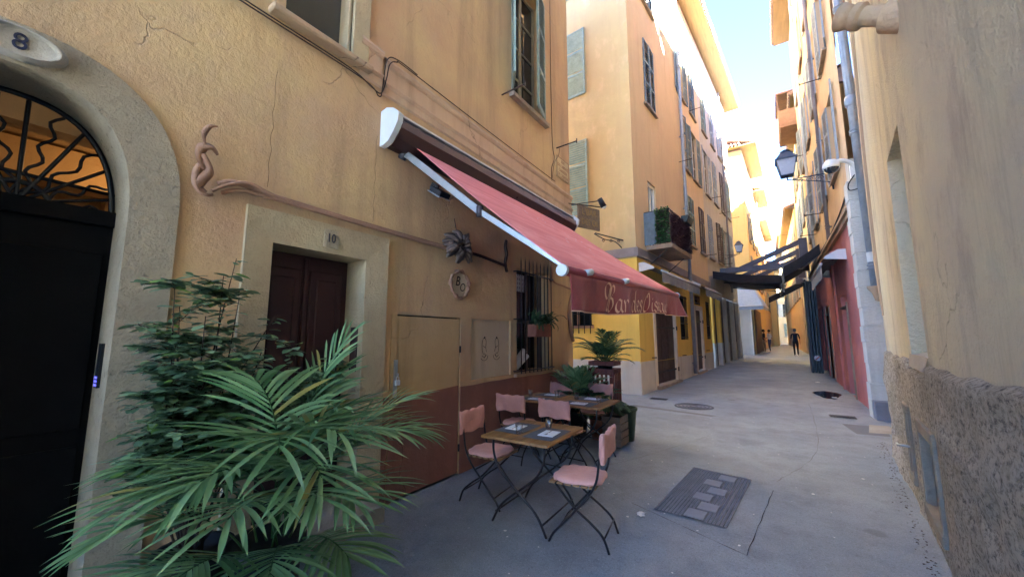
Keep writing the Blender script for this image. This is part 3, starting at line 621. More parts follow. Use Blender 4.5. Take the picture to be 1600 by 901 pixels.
# windows of the street face
sh_c = [(M['sh_blue'], (2, 2)), (M['sh_blue'], (173, 8)), (M['sh_blue'], (172, 172)), (M['sh_blue'], (3, 3)), (M['sh_blue'], (8, 172)), (M['sh_blue'], (172, 174)), (M['sh_green'], (2, 2)), (M['sh_brown'], (3, 3))]
sh_old = [(M['sh_blue'], (2, 2)), (M['sh_blue'], (150, 20)), (M['sh_blue'], (120, 120)), (M['sh_blue'], (3, 3)), (M['sh_blue'], (110, 100)), (M['sh_blue'], (95, 70)), (M['sh_green'], (2, 2)), (M['sh_brown'], (3, 3))]
for b, (m_, an) in zip(W, sh_c): window(cor, C, *b, .14, 'pair', m_, ang=an, bars=2, pitch=.075)
# balcony door
mb = MB(); mb.pb(C, 1.25, 1.32, 4.32, 6.62, -.15, -.05); mb.pb(C, 1.93, 2.0, 4.32, 6.62, -.15, -.05); mb.pb(C, 1.32, 1.93, 6.5, 6.62, -.15, -.05); mb.pb(C, 1.6, 1.66, 4.32, 6.5, -.15, -.06)
bd = mb.build('balcony_door', M['white'], cor); mb = MB(); mb.pb(C, 1.32, 1.93, 4.32, 6.5, -.13, -.1); mb.build('pane', M['pane_sky'], bd)
# ground floor openings
def plankdoor(P, s0, s1, z0, z1, bld, m, bars=(.35, 1.75), planks=6):
    mb = MB(); k = (s1-s0)/planks
    for i in range(planks): mb.pb(P, s0+i*k+.006, s0+(i+1)*k-.006, z0+.03, z1, -.10, -.055-.004*(i % 2))
    mb.pb(P, s0, s1, z0+.02, z1, -.14, -.1); d = mb.build('door', m, bld)
    mb = MB(); [mb.pb(P, s0-.12, s1+.1, z0+z, z0+z+.06, -.055, -.01) for z in bars]; [mb.pb(P, s1+.02, s1+.1, z0+z-.04, z0+z+.1, -.02, .06) for z in bars]
    mb.build('iron_bar', M['black_iron'], d); return d
mb = MB(); mb.pb(C, 1.18, 1.36, .0, 2.7, -.2, .03); mb.pb(C, 3.42, 3.55, .0, 2.7, -.2, .03); mb.pb(C, 1.36, 3.42, 2.56, 2.7, -.2, .03); mb.build('door_surround', M['shop_frame'], cor)
plankdoor(C, 1.36, 3.42, .12, 2.56, cor, M['shop_brown'])
mb = MB(); mb.pb(C, 1.2, 3.6, -.1, .13, -.2, .14); mb.pb(C, 6.2, 7.6, -.1, .2, -.2, .1); mb.build('doorstep', M['sill'], cor, bevel=.01)
mb = MB(); mb.pb(C, 6.2, 6.38, .0, 2.9, -.2, .03); mb.pb(C, 7.42, 7.6, .0, 2.9, -.2, .03); mb.pb(C, 6.38, 7.42, 2.72, 2.9, -.2, .03); mb.build('door_surround', M['palebase'], cor)
plankdoor(C, 6.38, 7.42, .22, 2.72, cor, M['shop_brown'], (.5, 2.0), 4)
for b in ((4.15, 5.2, 1.5, 3.15), (8.35, 9.1, 1.5, 3.2), (6.4, 7.4, 2.95, 3.35)):
    mb = MB(); mb.pb(C, b[0], b[1], b[2], b[3], -.16, -.12); w_ = mb.build('window', M['black'], cor)
    mb = MB(); k = 6
    for i in range(k): s = b[0]+(b[1]-b[0])*(i+.5)/k; mb.tube([C.p(s, b[2], -.02), C.p(s, b[3], -.02)], .014, 6)
    for z in (b[2]+.08, b[2]+.6*min(1, b[3]-b[2]), b[3]-.08): mb.pb(C, b[0], b[1], z-.02, z+.02, -.03, -.005)
    mb.build('grille', M['black_iron'], w_)
# small iron stays
mb = MB()
for s, z in ((.95, .98), (4.2, .93), (5.6, .95), (8.0, 1.0)): mb.tube([C.p(s, z, 0), C.p(s, z+.01, .14)], .018, 6)
mb.build('shutter_stay', M['black_iron'], cor)

# ================================================================= GREY BUILDING next door
gre = thing('grey_building', C.p(SB, .0, 0), 'greyish plaster building with narrow shuttered windows beyond the peach one', 'building')
GE = 17.6; GW = []
rows = [(5.5, 7.7), (8.8, 11.2), (12.2, 14.5)]
for s in (9.95, 12.0, 14.0, 15.9):
    for z0, z1 in rows: GW.append((s, s+.95, z0+.1*(s-9.9)/3, z1+.1*(s-9.9)/3))
wall(gre, C, SB, GE, 3.7, 17.0, [rect(*b) for b in GW], M['greyplaster'], thick=.18)
for i, b in enumerate(GW):
    m_ = [M['sh_grey'], M['sh_grey'], M['sh_green'], M['sh_brown']][i % 4]; an = [(2, 2), (172, 174), (4, 4), (12, 172), (3, 3)][i % 5]
    window(gre, C, *b, .12, 'pair', m_, ang=an, bars=2, pitch=.09)
mb = MB(); mb.pb(C, SB, GE, 17, 17.1, -10, 0); mb.build('roof', M['tile'], gre); eave(gre, C, SB, GE+.5, 17.1, .8)  # hidden slab added behind the eave to make shadow
GEP = Plane((C.p(GE, 0).x, C.p(GE, 0).y), -90, 1); wall(gre, GEP, 0, 10, -.3, 17, [], M['greyplaster'], 'side_wall')
for i, (a, b) in enumerate(((9.5, 9.85), (11.2, 11.5), (13.0, 13.25), (15.2, 15.5), (17.2, 17.5))):
    mb = MB(); mb.pb(C, a, b, 1.3, 3.7, -.3, .05); mb.build('pier', M['yellow'] if i < 2 else M['greyplaster'], gre); mb = MB(); mb.pb(C, a-.03, b+.03, -.1, 1.3, -.3, .07); mb.build('pier_base', M['bluebase'] if i < 2 else M['greyplaster'], gre)  # from the third on, greyer colour stands in for shade under the canopy
for a, b in ((9.85, 11.2), (11.5, 13.0), (13.25, 15.2), (15.5, 17.2)):
    mb = MB(); k = 6
    for i in range(k): mb.pb(C, a+(b-a)*i/k+.01, a+(b-a)*(i+1)/k-.01, 0, 3.7, -.2, -.12-.02*(i % 2))
    mb.pb(C, a, b, 0, 3.7, -.24, -.2); mb.build('shop_shutter', M['shop_brown'], gre)
# ================================================================= YELLOW BUILDING stepping forward
yel = thing('yellow_building', (-1.18, 32.5, .3), 'bright yellow building stepping forward into the street, sunlit under its orange eave', 'building')
YW = [(s, s+1.0, z0, z0+2.1) for s in (1.2, 4.0, 6.8, 9.6) for z0 in (5.6, 8.8, 12.0)]
wall(yel, Y2, 0, 13, .2, 15.6, [rect(*b) for b in YW], M['brightyellow'])
wall(yel, Y2S, 0, 6, .2, 15.6, [], M['brightyellow'], 'side_wall')
for i, b in enumerate(YW): window(yel, Y2, *b, .12, 'pair', [M['sh_green'], M['sh_grey']][i % 2], ang=[(3, 3), (150, 160)][i % 2], bars=1, pitch=.12)
mb = MB(); mb.pb(Y2, 0, 13, 15.6, 15.7, -8, 0); mb.build('roof', M['tile'], yel); eave(yel, Y2, -.6, 7, 15.7, .95); eave(yel, Y2S, .0, 6, 15.72, .6); eave(yel, Y2, 7.2, 13, 14.6, .95)  # the flat slab is unseen, added to throw shadow
# next ones down the left side
def farblock(name, P, s0, s1, h, m, label, sh, eo=.6, z0=.3, rows=(4.5, 7.7, 10.9), end=None, dz=2.0, pitch=2.6):
    t = thing(name, P.p(s0, z0, 0), label, 'building'); ws = []
    s = s0+.8
    while s+1.0 < s1-.3:
        for r in rows:
            if r+dz < h-.4: ws.append((s, s+.95, r, r+dz))
        s += pitch
    wall(t, P, s0, s1, z0-.3, h, [rect(*b) for b in ws], m)
    for i, b in enumerate(ws): window(t, P, *b, .12, 'pair', sh[i % len(sh)], ang=[(3, 3), (172, 172), (174, 5)][i % 3], bars=1, pitch=.14, panels=2)
    mb = MB(); mb.pb(P, s0, s1, h, h+.1, -7, 0); mb.build('roof', M['tile'], t); mb = MB(); mb.pb(P, s0, s1, z0-.3, h, -7.1, -7); mb.build('light_block_wall', m, t)  # unseen slab and rear wall, added to shade and stop sun leaks
    if eo: eave(t, P, s0, s1, h+.1, eo, .3)
    if end: wall(t, Plane((P.p(s0, 0).x, P.p(s0, 0).y), -90, -1) if P.n.x > 0 else Plane((P.p(s0, 0).x, P.p(s0, 0).y), 90, 1), 0, 7, z0-.3, h, [], m, 'side_wall')
    return t
farblock('orange_building', Y2, 13, 24, 13.2, M['paleyellow'], 'orange building with a jutting roof further down the left side', [M['sh_green'], M['sh_brown']], .7, .5, end=True)
farblock('pale_building', Plane((.35, 58), 1, 1), 0, 10, 10.5, M['brightyellow'], 'low lemon yellow house catching the sun at the far left end', [M['sh_grey']], .5, .5, end=True)
# closing house at the bend
EP = Plane((5.5, 72), -90, -1)
end = farblock('end_house', EP, 0, 11, 12.5, M['palebuild'], 'sunlit cream house closing the street at its far end', [M['sh_grey'], M['sh_green']], .4, .5, rows=(1.6, 4.6, 7.6))
mb = MB(); mb.pb(EP, 5.2, 6.4, .5, 3.2, 0, .1); mb.build('door', M['pink_wall'], end)

M['cellarframe'] = stone('weathered_cellar_frame', '#938877', '#7d7364', .6)
# ================================================================= NEAR RIGHT BUILDING
nea = thing('near_right_building', (.93, 4.11, 0), 'grey ochre plaster building on the right with a rough stone base and cellar windows', 'building')
HNW = rect(.08, .98, 1.44, 3.32); HC1 = rect(.06, .80, .17, .82); HC2 = rect(1.42, 1.72, .2, .86)
wall(nea, N, -11, 3.5, 1.3, 19, [HNW], M['rightochre'], thick=.3)  # unseen upper part raised to keep sun off the corner building
def rough(s, z):
    a = noise.fractal(Vector((s*5, z*5, 3)), .9, 2.1, 5)*.016+noise.noise(Vector((s*1.3, z*2.5, 8)))*.012
    led = .02*math.exp(-((z-.98-.04*math.sin(s*2))/.10)**2)
    r_ = .045+a+led+.03*max(0, 1-z/.5)**2; e = 1
    for h in (HC1, HC2): dx = max(h[0][0]-s, s-h[1][0], 0); dz = max(h[0][1]-z, z-h[2][1], 0); e = min(e, (dx*dx+dz*dz)**.5/.5)
    return .02+(r_-.02)*e
def inhole(s, z):
    return any(h[0][0] < s < h[1][0] and h[0][1] < z < h[2][1] for h in (HC1, HC2))
mb = MB(); ds = .035; ns = int(6.5/ds); nz = 40; vs = []; fs = []
for j in range(nz+1):
    for i in range(ns+1):
        s = -3+6.5*i/ns; zt = 1.405+.015*math.sin(s*2.3)+.01*math.sin(s*9)-(.10 if .02 < s < 1.08 else 0); z = -.05+(zt+.05)*j/nz
        e = 0 if j == nz else 1
        vs.append(N.p(s, z, rough(s, z)*e-.012*(1-e)))
for j in range(nz):
    for i in range(ns):
        s = -3+6.5*(i+.5)/ns; z = -.05+1.45*(j+.5)/nz
        if not inhole(s, z): a = j*(ns+1)+i; fs.append((a+1, a, a+ns+1, a+ns+2))
mb.add(vs, fs, True); mb.build('stone_base', M['roughcast'], nea, fix=False)
mb = MB(); mb.pb(N, -11, -3, -.1, 1.4, -.1, .05); mb.build('stone_base', M['roughcast'], nea)
for h, w_ in ((HC1, .07), (HC2, .05)):
    a, b, c_, d_ = h[0][0], h[1][0], h[0][1], h[2][1]; mb = MB()
    mb.pb(N, a-w_*.2, a+.04, c_-.02, d_+.02, -.2, .045); mb.pb(N, b-.04, b+w_*.2, c_-.02, d_+.02, -.2, .045); mb.pb(N, a-.02, b+.03, d_-.02, d_+w_, -.2, .05); mb.pb(N, a-.02, b+.02, c_-w_, c_+.02, -.2, .055)
    fr_ = mb.build('cellar_frame', M['cellarframe'], nea, bevel=.006)
    mb = MB(); mb.pb(N, a+.03, b-.03, c_, d_-.01, -.15, -.02); mb.build('cellar_board', M['concrete'] if h is HC2 else M['crate'], fr_)
mb = MB(); mb.tube([N.p(1.5, .5, .03), N.p(1.53, .5, .13), N.p(1.60, .5, .13)], .012, 6); mb.build('handle', M['alu'], nea)
mb = MB(); mb.pb(N, .08, .98, 1.44, 3.32, -.33, -.27); mb.build('blocked_window', M['bluebase'], nea)
mb = MB(); mb.add([N.p(.02, 1.44, .0), N.p(1.04, 1.44, .0), N.p(1.0, 1.50, -.28), N.p(.06, 1.50, -.28)], [(0, 1, 2, 3)]); mb.add([N.p(.06, 1.33, .03), N.p(1.0, 1.33, .03), N.p(1.0, 1.445, .01), N.p(.06, 1.445, .01)], [(0, 1, 2, 3)]); mb.build('sloped_sill', M['concrete'], nea, fix=False)
NE = Plane((N.p(3.5, 0).x, N.p(3.5, 0).y), 90, -1); wall(nea, NE, 0, 7, -.3, 19, [], M['rightochre'], 'side_wall')
mb = MB(); mb.pb(N, -11, 3.5, -.3, 19, -6.1, -6.0); mb.build('light_block_wall', M['rightochre'], nea)  # unseen sheet added to stop sun leaking through the openings
mb = MB(); mb.pb(N, -11, 3.5, 19, 19.1, -6, 0); mb.build('roof', M['tile'], nea); eave(nea, N, -11, 3.55, 19.1, .35)  # slab above the view, put in for the shadow it casts
# flared strip coloured dark for a shaded soffit at the corner, carved corbel above
mb = MB(); pts = [(3.26, 1.9), (3.25, 2.6), (3.22, 3.3), (3.1, 4.2), (2.85, 5.2), (2.5, 6.1), (2.1, 6.8)]
for i_, ((a, z0), (b, z1)) in enumerate(zip(pts, pts[1:])): mb.hexa([N.p(a, z0, .0), N.p(a+.22, z0, .0), N.p(a+.22, z0, .005 if i_ == 0 else .03), N.p(a, z0, .005 if i_ == 0 else .03), N.p(b, z1, .0), N.p(b+.22, z1, .0), N.p(b+.22, z1, .03), N.p(b, z1, .03)])
mb.build('shade_strip', M['moulding'], nea)

# ================================================================= RED / ORANGE BUILDING (right, beyond)
red = thing('red_shop_building', (1.6, 10.9, 0), 'orange building over a raspberry red ground floor behind a whitewashed stone pier', 'building')
RE = 11.6
RW = [(s, s+1.0, z0, z0+2.15) for s in (1.2, 3.9, 6.6, 9.3) for z0 in (5.75, 9.0, 12.3)]
wall(red, RP, 0, RE, 4.25, 16.3, [rect(*b) for b in RW], M['rightorange'], thick=.2)
HR = [rect(2.3, 3.35, .05, 2.72), rect(6.3, 7.3, .1, 2.7), rect(8.2, 10.6, .1, 2.8)]
wall(red, RP, 0, RE, -.3, 4.25, HR, M['pink_wall'], 'ground_floor_wall', thick=.25)
for i, b in enumerate(RW):
    window(red, RP, *b, .14, 'pair', M['sh_grey'], ang=[(174, 175), (172, 176), (175, 168), (174, 174)][i % 4], bars=2, pitch=.075, soff=.03)
mb = MB(); mb.pb(RP, .0, RE, 4.25, 4.36, -.1, .08); mb.pb(RP, .0, RE, 4.36, 4.42, -.1, .14); mb.build('cornice', M['moulding'], red)
mb = MB(); mb.pb(RP, .0, RE, 16.3, 16.4, -10, 0); mb.build('roof', M['tile'], red); eave(red, RP, 0, RE, 16.4, .65)  # slab behind the eave is unseen, added to make shadow
for (s0, s1, z1) in ((2.3, 3.35, 2.72), (6.3, 7.3, 2.7)):
    mb = MB(); mb.pb(RP, s0, s1, .08, z1, -.2, -.16)
    for i in range(4): mb.pb(RP, s0+.06+i*.245, s0+.06+i*.245+.2, .15, z1-.1, -.16, -.14)
    d = mb.build('door', M['gate'], red); mb = MB(); mb.pb(RP, s0-.03, s1+.03, z1-.35, z1-.3, -.14, .03); mb.build('iron_bar', M['black_iron'], d)
for a_, b_, z_ in ((2.2, 2.3, 2.5), (6.18, 6.3, 2.7), (7.3, 7.42, 2.7)): mb = MB(); mb.pb(RP, a_, b_, 0, z_, -.1, .03); mb.build('door_jamb', M['sill'], red)
mb = MB(); mb.pb(RP, 8.2, 10.6, .1, 2.8, -.2, -.15); mb.build('shopfront', M['dkgreen'], red)
mb = MB(); mb.pb(RP, 4.1, 4.25, 0, 4.2, .0, .05); mb.pb(RP, 4.25, 5.6, 1.3, 1.36, .0, .03); mb.build('pilaster', M['pink_wall'], red)
mb = MB(); mb.pb(RP, -3, RE, -.3, 16.3, -6.1, -6.0); mb.build('light_block_wall', M['rightorange'], red)  # added out of sight so no sun enters from behind
# stone pier of whitewashed blocks
mb = MB(); z = .35; k = 0
while z < 4.9:
    hgt = .33+.05*((k*7) % 3); x0 = 1.50+.01*((k*5) % 3)-.006*z
    mb.box(x0, x0+.52+.05*(k % 2), 10.55+.008*((k*3) % 4), 10.95, z+.003, z+hgt-.003); z += hgt; k += 1
mb.build('stone_pier', M['block'], red, bevel=.008, seg=2)
mb = MB(); mb.box(1.55, 2.2, 10.60, 10.94, -.1, 5.4); mb.box(1.49, 2.1, 10.54, 10.9, -.05, .36); mb.build('pier_core', M['palebase'], red)
mb = MB(); mb.box(1.5, 1.78, 10.3, 10.54, 0, .36); mb.build('pier_foot_box', M['cover'], red, bevel=.01)
wall(red, Plane((2.05, 10.9), 90, 1), 0, 7, -.3, 16.3, [], M['rightorange'], 'side_wall')
wall(red, Plane((1.98, 7.4), 0, -1), 0, 3.5, -.3, 16.3, [], M['rightorange'], 'gap_block_wall')  # closes the gap beside the pier, put in to block a sun strip
# following right hand buildings
farblock('tall_right_building', Plane((1.75, 22.5), .4, -1), 0, 12, 13.4, M['palebuild'], 'cream building with a red roof terrace beyond the orange one', [M['sh_grey'], M['sh_blue']], .3, .2, rows=(4.6, 7.8, 10.8), end=True)
farblock('far_right_building', Plane((1.75, 34.6), -.8, -1), 0, 16, 11.0, M['rightorange'], 'far orange building on the right with grey shutters', [M['sh_grey']], .5, .45, end=True)
farblock('last_right_building', Plane((1.55, 50.8), -.5, -1), 0, 16, 12.6, M['palebuild'], 'last cream gabled building on the right before the bend', [M['sh_blue'], M['sh_grey']], .6, .5, end=True)
# ================================================================= helpers for objects
def text(body, size, P, s, z, o, m, parent, name='lettering', sx=1, shear=0, extr=.001, rot=0, align='CENTER'):
    c = bpy.data.curves.new('t', 'FONT'); c.body = body; c.size = size; c.align_x = align; c.align_y = 'CENTER'; c.shear = shear; c.extrude = extr; c.resolution_u = 3
    t = bpy.data.objects.new('t', c); COL.objects.link(t); me = bpy.data.meshes.new_from_object(t.evaluated_get(bpy.context.evaluated_depsgraph_get()))
    q = P.p(s, z, o); r = Matrix.Rotation(rot, 4, 'Z')
    T = Matrix(((P.d.x, 0, P.n.x, q.x), (P.d.y, 0, P.n.y, q.y), (0, 1, 0, q.z), (0, 0, 0, 1))) @ r @ Matrix.Diagonal((sx, 1, 1, 1))
    me.transform(T); off = OFF[parent.name] if parent else q
    me.transform(Matrix.Translation(-off)); me.materials.clear(); me.materials.append(m); me.name = name
    bpy.data.objects.remove(t); ob = bpy.data.objects.new(name, me); COL.objects.link(ob)
    if parent: ob.parent = parent
    else: ob.location = off
    OFF[ob.name] = off; return ob
def blade(mb, path, wds, side, fold=.25, smooth=True):
    """thin leaf: two faces wide, slight V section"""
    m = len(path); vs = []
    for p, w_ in zip(path, wds):
        vs += [p-side*w_/2, p-Vector((0, 0, 1))*w_*fold, p+side*w_/2]
    fs = []
    for i in range(m-1):
        for j in (0, 1): a = i*3+j; fs.append((a, a+1, a+4, a+3))
    mb.add(vs, fs, smooth)
def frond(lf, sm, base, az, el, ln, droop, n=16, ll=.4, lw=.026, start=.3, rng=random, leafdroop=.5, curl=1.0):
    d = Vector((math.sin(az), math.cos(az), 0)); side = Vector((math.cos(az), -math.sin(az), 0)); p = Vector(base); pts = [p.copy()]; K = 18; dirs = []
    for i in range(K):
        e = el-droop*((i/K)**1.5); t = d*math.cos(e)+Vector((0, 0, 1))*math.sin(e); p = p+t*ln/K; pts.append(p.copy()); dirs.append(t)
    dirs.append(dirs[-1])
    sm.tube(pts, [.0055*(1-.75*i/K)+.0012 for i in range(K+1)], 5)
    for i in range(n):
        f = start+(1-start)*(i+.5)/n; x = f*K; a = int(min(x, K-1)); q = pts[a].lerp(pts[a+1], x-a); t = dirs[a]
        nrm = side.cross(t).normalized()
        for sg in (-1, 1):
            sp = R_(68-48*((f-start)/(1-start))+rng.uniform(-6, 6)); v = (t*math.cos(sp)+side*sg*math.sin(sp)+nrm*.12).normalized()
            L_ = ll*(.62+.5*math.sin(math.pi*min(1, (f-start)/(1-start)*.85+.12)))*rng.uniform(.88, 1.08); gpts = []; r = q.copy(); w2 = []
            ld = leafdroop*rng.uniform(.6, 1.5); S_ = 7
            for k in range(S_+1):
                u = k/S_; gpts.append(r.copy()); w2.append(lw*(.35+1.0*math.sin(math.pi*min(1, u*.8+.12)))*(1 if u < .8 else (1-u)/.2*.95+.05))
                v2 = (v+Vector((0, 0, -1))*ld*(u**1.3)*curl*1.6).normalized(); r = r+v2*L_/S_
            sd = v.cross(nrm).normalized(); blade(lf, gpts, w2, sd, .18)
def leafshape(mb, p, u, sd, ln, wd, bend=.15):
    """oval leaf of 6 faces"""
    prof = [(0, .06), (.22, .72), (.5, 1), (.78, .68), (1, .04)]; dn = Vector((0, 0, -1)); vs = []
    for t, w_ in prof:
        c = p+u*ln*t+dn*bend*ln*t*t; vs += [c-sd*wd*w_/2, c+dn*wd*.08, c+sd*wd*w_/2]
    mb.add(vs, [(i*3+j, i*3+j+1, i*3+j+4, i*3+j+3) for i in range(4) for j in (0, 1)], True)
def ribbon(mb, path, wd, th, nrm):
    path = [Vector(p) for p in path]; m = len(path); vs = []
    for i, p in enumerate(path):
        t = (path[min(i+1, m-1)]-path[max(i-1, 0)]).normalized(); nv = nrm(i/(m-1)) if callable(nrm) else nrm; s_ = t.cross(nv).normalized(); w_ = wd[i] if isinstance(wd, list) else wd
        nn = s_.cross(t).normalized(); vs += [p-s_*w_/2, p+nn*th, p+s_*w_/2, p-nn*th]
    mb.add(vs, [(i*4+j, i*4+(j+1) % 4, (i+1)*4+(j+1) % 4, (i+1)*4+j) for i in range(m-1) for j in range(4)]+[(3, 2, 1, 0), tuple((m-1)*4+j for j in range(4))], True)

# ================================================================= RED AWNING
AW0, AW1 = 2.62, 6.30; XF = -1.27
def zf(y): return 2.10+(y-AW0)/(AW1-AW0)*.14
def xf(y): return -1.29+(y-AW0)/(AW1-AW0)*.06
aw = thing('awning', (-3.2, 4.4, 3.7), 'long red fold-out awning with a lettered valance over the terrace tables', 'awning')
mb = MB(); pr = [(0, 3.54), (.10, 3.53), (.20, 3.58), (.25, 3.68), (.235, 3.77), (.17, 3.83), (0, 3.84)]
for i in range(len(pr)-1): mb.add([L.p(2.36, pr[i][1], pr[i][0]), L.p(6.5, pr[i][1], pr[i][0]), L.p(6.5, pr[i+1][1], pr[i+1][0]), L.p(2.36, pr[i+1][1], pr[i+1][0])], [(0, 1, 2, 3)], i not in (0, 5))
mb.build('cassette', M['brown_metal'], aw, fix=False)
mb = MB(); mb.pb(L, 2.36, 6.52, 3.835, 3.855, -.0, .20); mb.build('cassette_lip', M['white_metal'], aw)
cap = [(0, 3.90), (.09, 3.915), (.20, 3.875), (.28, 3.80), (.27, 3.72), (.21, 3.63), (.13, 3.55), (.06, 3.525), (0, 3.52)]
for s in (2.30, 6.5):
    mb = MB(); k = len(cap); mb.add([L.p(s, z, o_) for o_, z in cap]+[L.p(s+.06, z, o_) for o_, z in cap], [tuple(range(k)), tuple(range(k, 2*k))[::-1]]+[(i, (i+1) % k, k+(i+1) % k, k+i) for i in range(k)])
    mb.build('end_cap', M['white_metal'], aw)
mb = MB()
def cano(u, v):
    y = AW0+(AW1-AW0)*u; x = -3.03+(xf(y)+3.03)*v; z = 3.60+(zf(y)+.03-3.60)*v-.03*math.sin(math.pi*v)+.004*math.sin(u*60)*v
    return Vector((x, y, z))
mb.grid(cano, 60, 16); o = mb.build('canopy', M['awn_red'], aw); sf = o.modifiers.new('solid', 'SOLIDIFY'); sf.thickness = .004
for k in range(1, 4): u = k/4+.02; mb = MB(); mb.tube([cano(u, v/12)+Vector((0, 0, .003)) for v in range(13)], .0025, 4); mb.build('seam', M['awn_red'], o)
RD = random.Random(12); mb = MB()
for k in range(34):
    cu, cv_ = RD.choice([(.3, .35), (.55, .3), (.62, .5), (.85, .6), (.45, .6)]); u, v = cu+RD.gauss(0, .05), cv_+RD.gauss(0, .06); du = RD.uniform(.0012, .004); dv = RD.uniform(.004, .012)
    mb.add([cano(u+du*a, v+dv*b)+Vector((.003, 0, .006)) for a, b in ((-1, 0), (-.4, -1), (.8, -.7), (1, .3), (.1, 1))], [(0, 1, 2, 3, 4)])
st__ = mb.build('droppings', M['napkin'], o, fix=False); st__['kind'] = 'stuff'
mb = MB(); mb.tube([(xf(AW0-.04), AW0-.04, zf(AW0)), (xf(AW1+.05), AW1+.05, zf(AW1))], .038, 14); mb.build('front_bar', M['awn_val'], aw)
for y in (AW0-.07, AW1+.05):
    mb = MB(); mb.tube([(xf(y), y, zf(y)), (xf(y), y+.035, zf(y))], .046, 16, smooth=False); mb.build('bar_cap', M['white_metal'], aw)
def vfold(y, v): return .028*math.sin(y*5.1+.6)*v+.016*math.sin(y*11.7+v*1.5)*v+.008*math.sin(y*23)*v*v+.12*max(0, (y-6.1)/.4)**1.5*v-.05*max(0, (2.95-y)/.35)*v*v
def val(y, v, off=0): return Vector((xf(y)+.03+vfold(y, v)+off, y+(.13*v if y > 6.25 else 0)*min(1, max(0, (y-6.2)/.14))+.06*v*max(0, (2.8-y)/.18), zf(y)-.025-v*(.285+.015*math.sin(y*2.2))))
mb = MB(); mb.grid(lambda u, v: val(AW0+(AW1+.04-AW0)*u, v), 130, 10); va = mb.build('valance', M['awn_val'], aw)
sf = va.modifiers.new('solid', 'SOLIDIFY'); sf.thickness = .003
mb = MB(); mb.tube([val(AW0+(AW1+.04-AW0)*i/100, 1.0, .002) for i in range(101)], .005, 5); mb.build('piping', M['letter'], va)
# lettering drawn with a broad nib
ST = {'B': [[(.10, .02), (.04, .10), (.10, .25), (.16, .45), (.27, .95), (.10, 1.12), (-.08, .95), (-.06, .62), (.06, .50), (.17, .72), (.22, .95)], [(.22, .10), (.27, .45), (.30, .80), (.36, 1.05), (.50, 1.0), (.50, .78), (.34, .58), (.46, .50), (.52, .28), (.42, .05), (.28, .02), (.18, .14)]],
      'a': [[(.32, .46), (.2, .52), (.06, .34), (.04, .12), (.12, .0), (.22, .08), (.32, .46)], [(.34, .50), (.28, .12), (.34, .0), (.42, .08)]],
      'r': [[(.06, .50), (.10, .3), (.06, .0)], [(.08, .3), (.18, .46), (.28, .52), (.32, .42)]],
      'd': [[(.30, .42), (.18, .52), (.05, .34), (.04, .10), (.12, .0), (.22, .08), (.30, .42)], [(.40, 1.0), (.34, .6), (.28, .12), (.34, .0), (.42, .08)]],
      'e': [[(.05, .24), (.22, .30), (.28, .44), (.18, .54), (.06, .38), (.04, .12), (.14, .0), (.28, .12)]],
      's': [[(.27, .42), (.20, .56), (.07, .50), (.08, .34), (.22, .22), (.24, .06), (.12, -.02), (.02, .10)]],
      'O': [[(.30, 1.02), (.14, .85), (.04, .45), (.10, .08), (.24, .0), (.38, .25), (.42, .65), (.34, .98), (.22, .92), (.22, .75)]],
      'i': [[(.12, .50), (.08, .14), (.14, .0), (.22, .08)], [(.15, .68), (.16, .74)]],
      'u': [[(.06, .50), (.04, .14), (.12, .0), (.24, .14), (.32, .50)], [(.32, .50), (.28, .12), (.34, .0), (.42, .08)]],
      'x': [[(.04, .44), (.12, .52), (.20, .26), (.28, .0), (.36, .08)], [(.34, .52), (.2, .28), (.06, .0)]]}
ADV = {'B': .62, 'a': .42, 'r': .34, 'd': .42, 'e': .34, 's': .32, 'O': .50, 'i': .24, 'u': .42, 'x': .42, ' ': .34}
mb = MB(); cx_ = 0; sy = .25; kx = .27*1.05; y0 = 3.42
for word, ya, yb in (('Bar', 3.32, 3.89), ('des', 4.01, 4.46), ('Oiseaux', 4.53, 5.67)):
    mb = MB(); kx = (yb-ya-.02)/(sum(ADV[c] for c in word)+.06); cx_ = 0
    for ch in word:
        for st in ST.get(ch, []):
            q = catmull([(a, b, 0) for a, b in st], 7); vs = []
            for p in q:
                yy = ya+(cx_+p.x+.08*p.y)*kx; hh = p.y*.235+.022
                for sg in (-1, 1): vs.append(val(yy+.013*sg, max(.02, min(1-(hh+.009*sg)/.30, .99)), .014))
            k = len(q); mb.add(vs, [(2*i, 2*i+1, 2*i+3, 2*i+2) for i in range(k-1)])
        cx_ += ADV[ch]
    mb.build('lettering', M['letter'], va, fix=False)
for y, sg in ((2.74, 1), (6.18, -1)):
    sh_, el_, tp = Vector((-3.12, y-.16*sg, 3.53)), Vector((-2.22, y-.02*sg, 2.77)), Vector((xf(y)-.03, y+.10*sg, zf(y)+.02)); arm = MB()
    def bar_(a, b, w_, h_):
        d = (b-a).normalized(); s_ = d.cross(Vector((0, 0, 1))).normalized(); u_ = s_.cross(d)
        arm.hexa([a-s_*w_-u_*h_, b-s_*w_-u_*h_, b+s_*w_-u_*h_, a+s_*w_-u_*h_, a-s_*w_+u_*h_, b-s_*w_+u_*h_, b+s_*w_+u_*h_, a+s_*w_+u_*h_])
    bar_(sh_, el_, .018, .036); bar_(el_, tp, .014, .028); a_ = arm.build('folding_arm', M['alu'], aw, bevel=.006)
    mb = MB(); mb.tube([el_+Vector((0, 0, -.05)), el_+Vector((0, 0, .05))], .034, 12); mb.tube([sh_+Vector((-.08, 0, -.03)), sh_+Vector((-.02, 0, .05))], .045, 10); mb.build('joint', M['greysteel'], a_)
for y in (2.98, 3.9): mb = MB(); mb.tube([(xf(y)+.02, y-.05, zf(y)+.01), (xf(y)+.03, y+.05, zf(y)+.03)], .03, 8); mb.build('arm_clamp', M['white_metal'], aw)

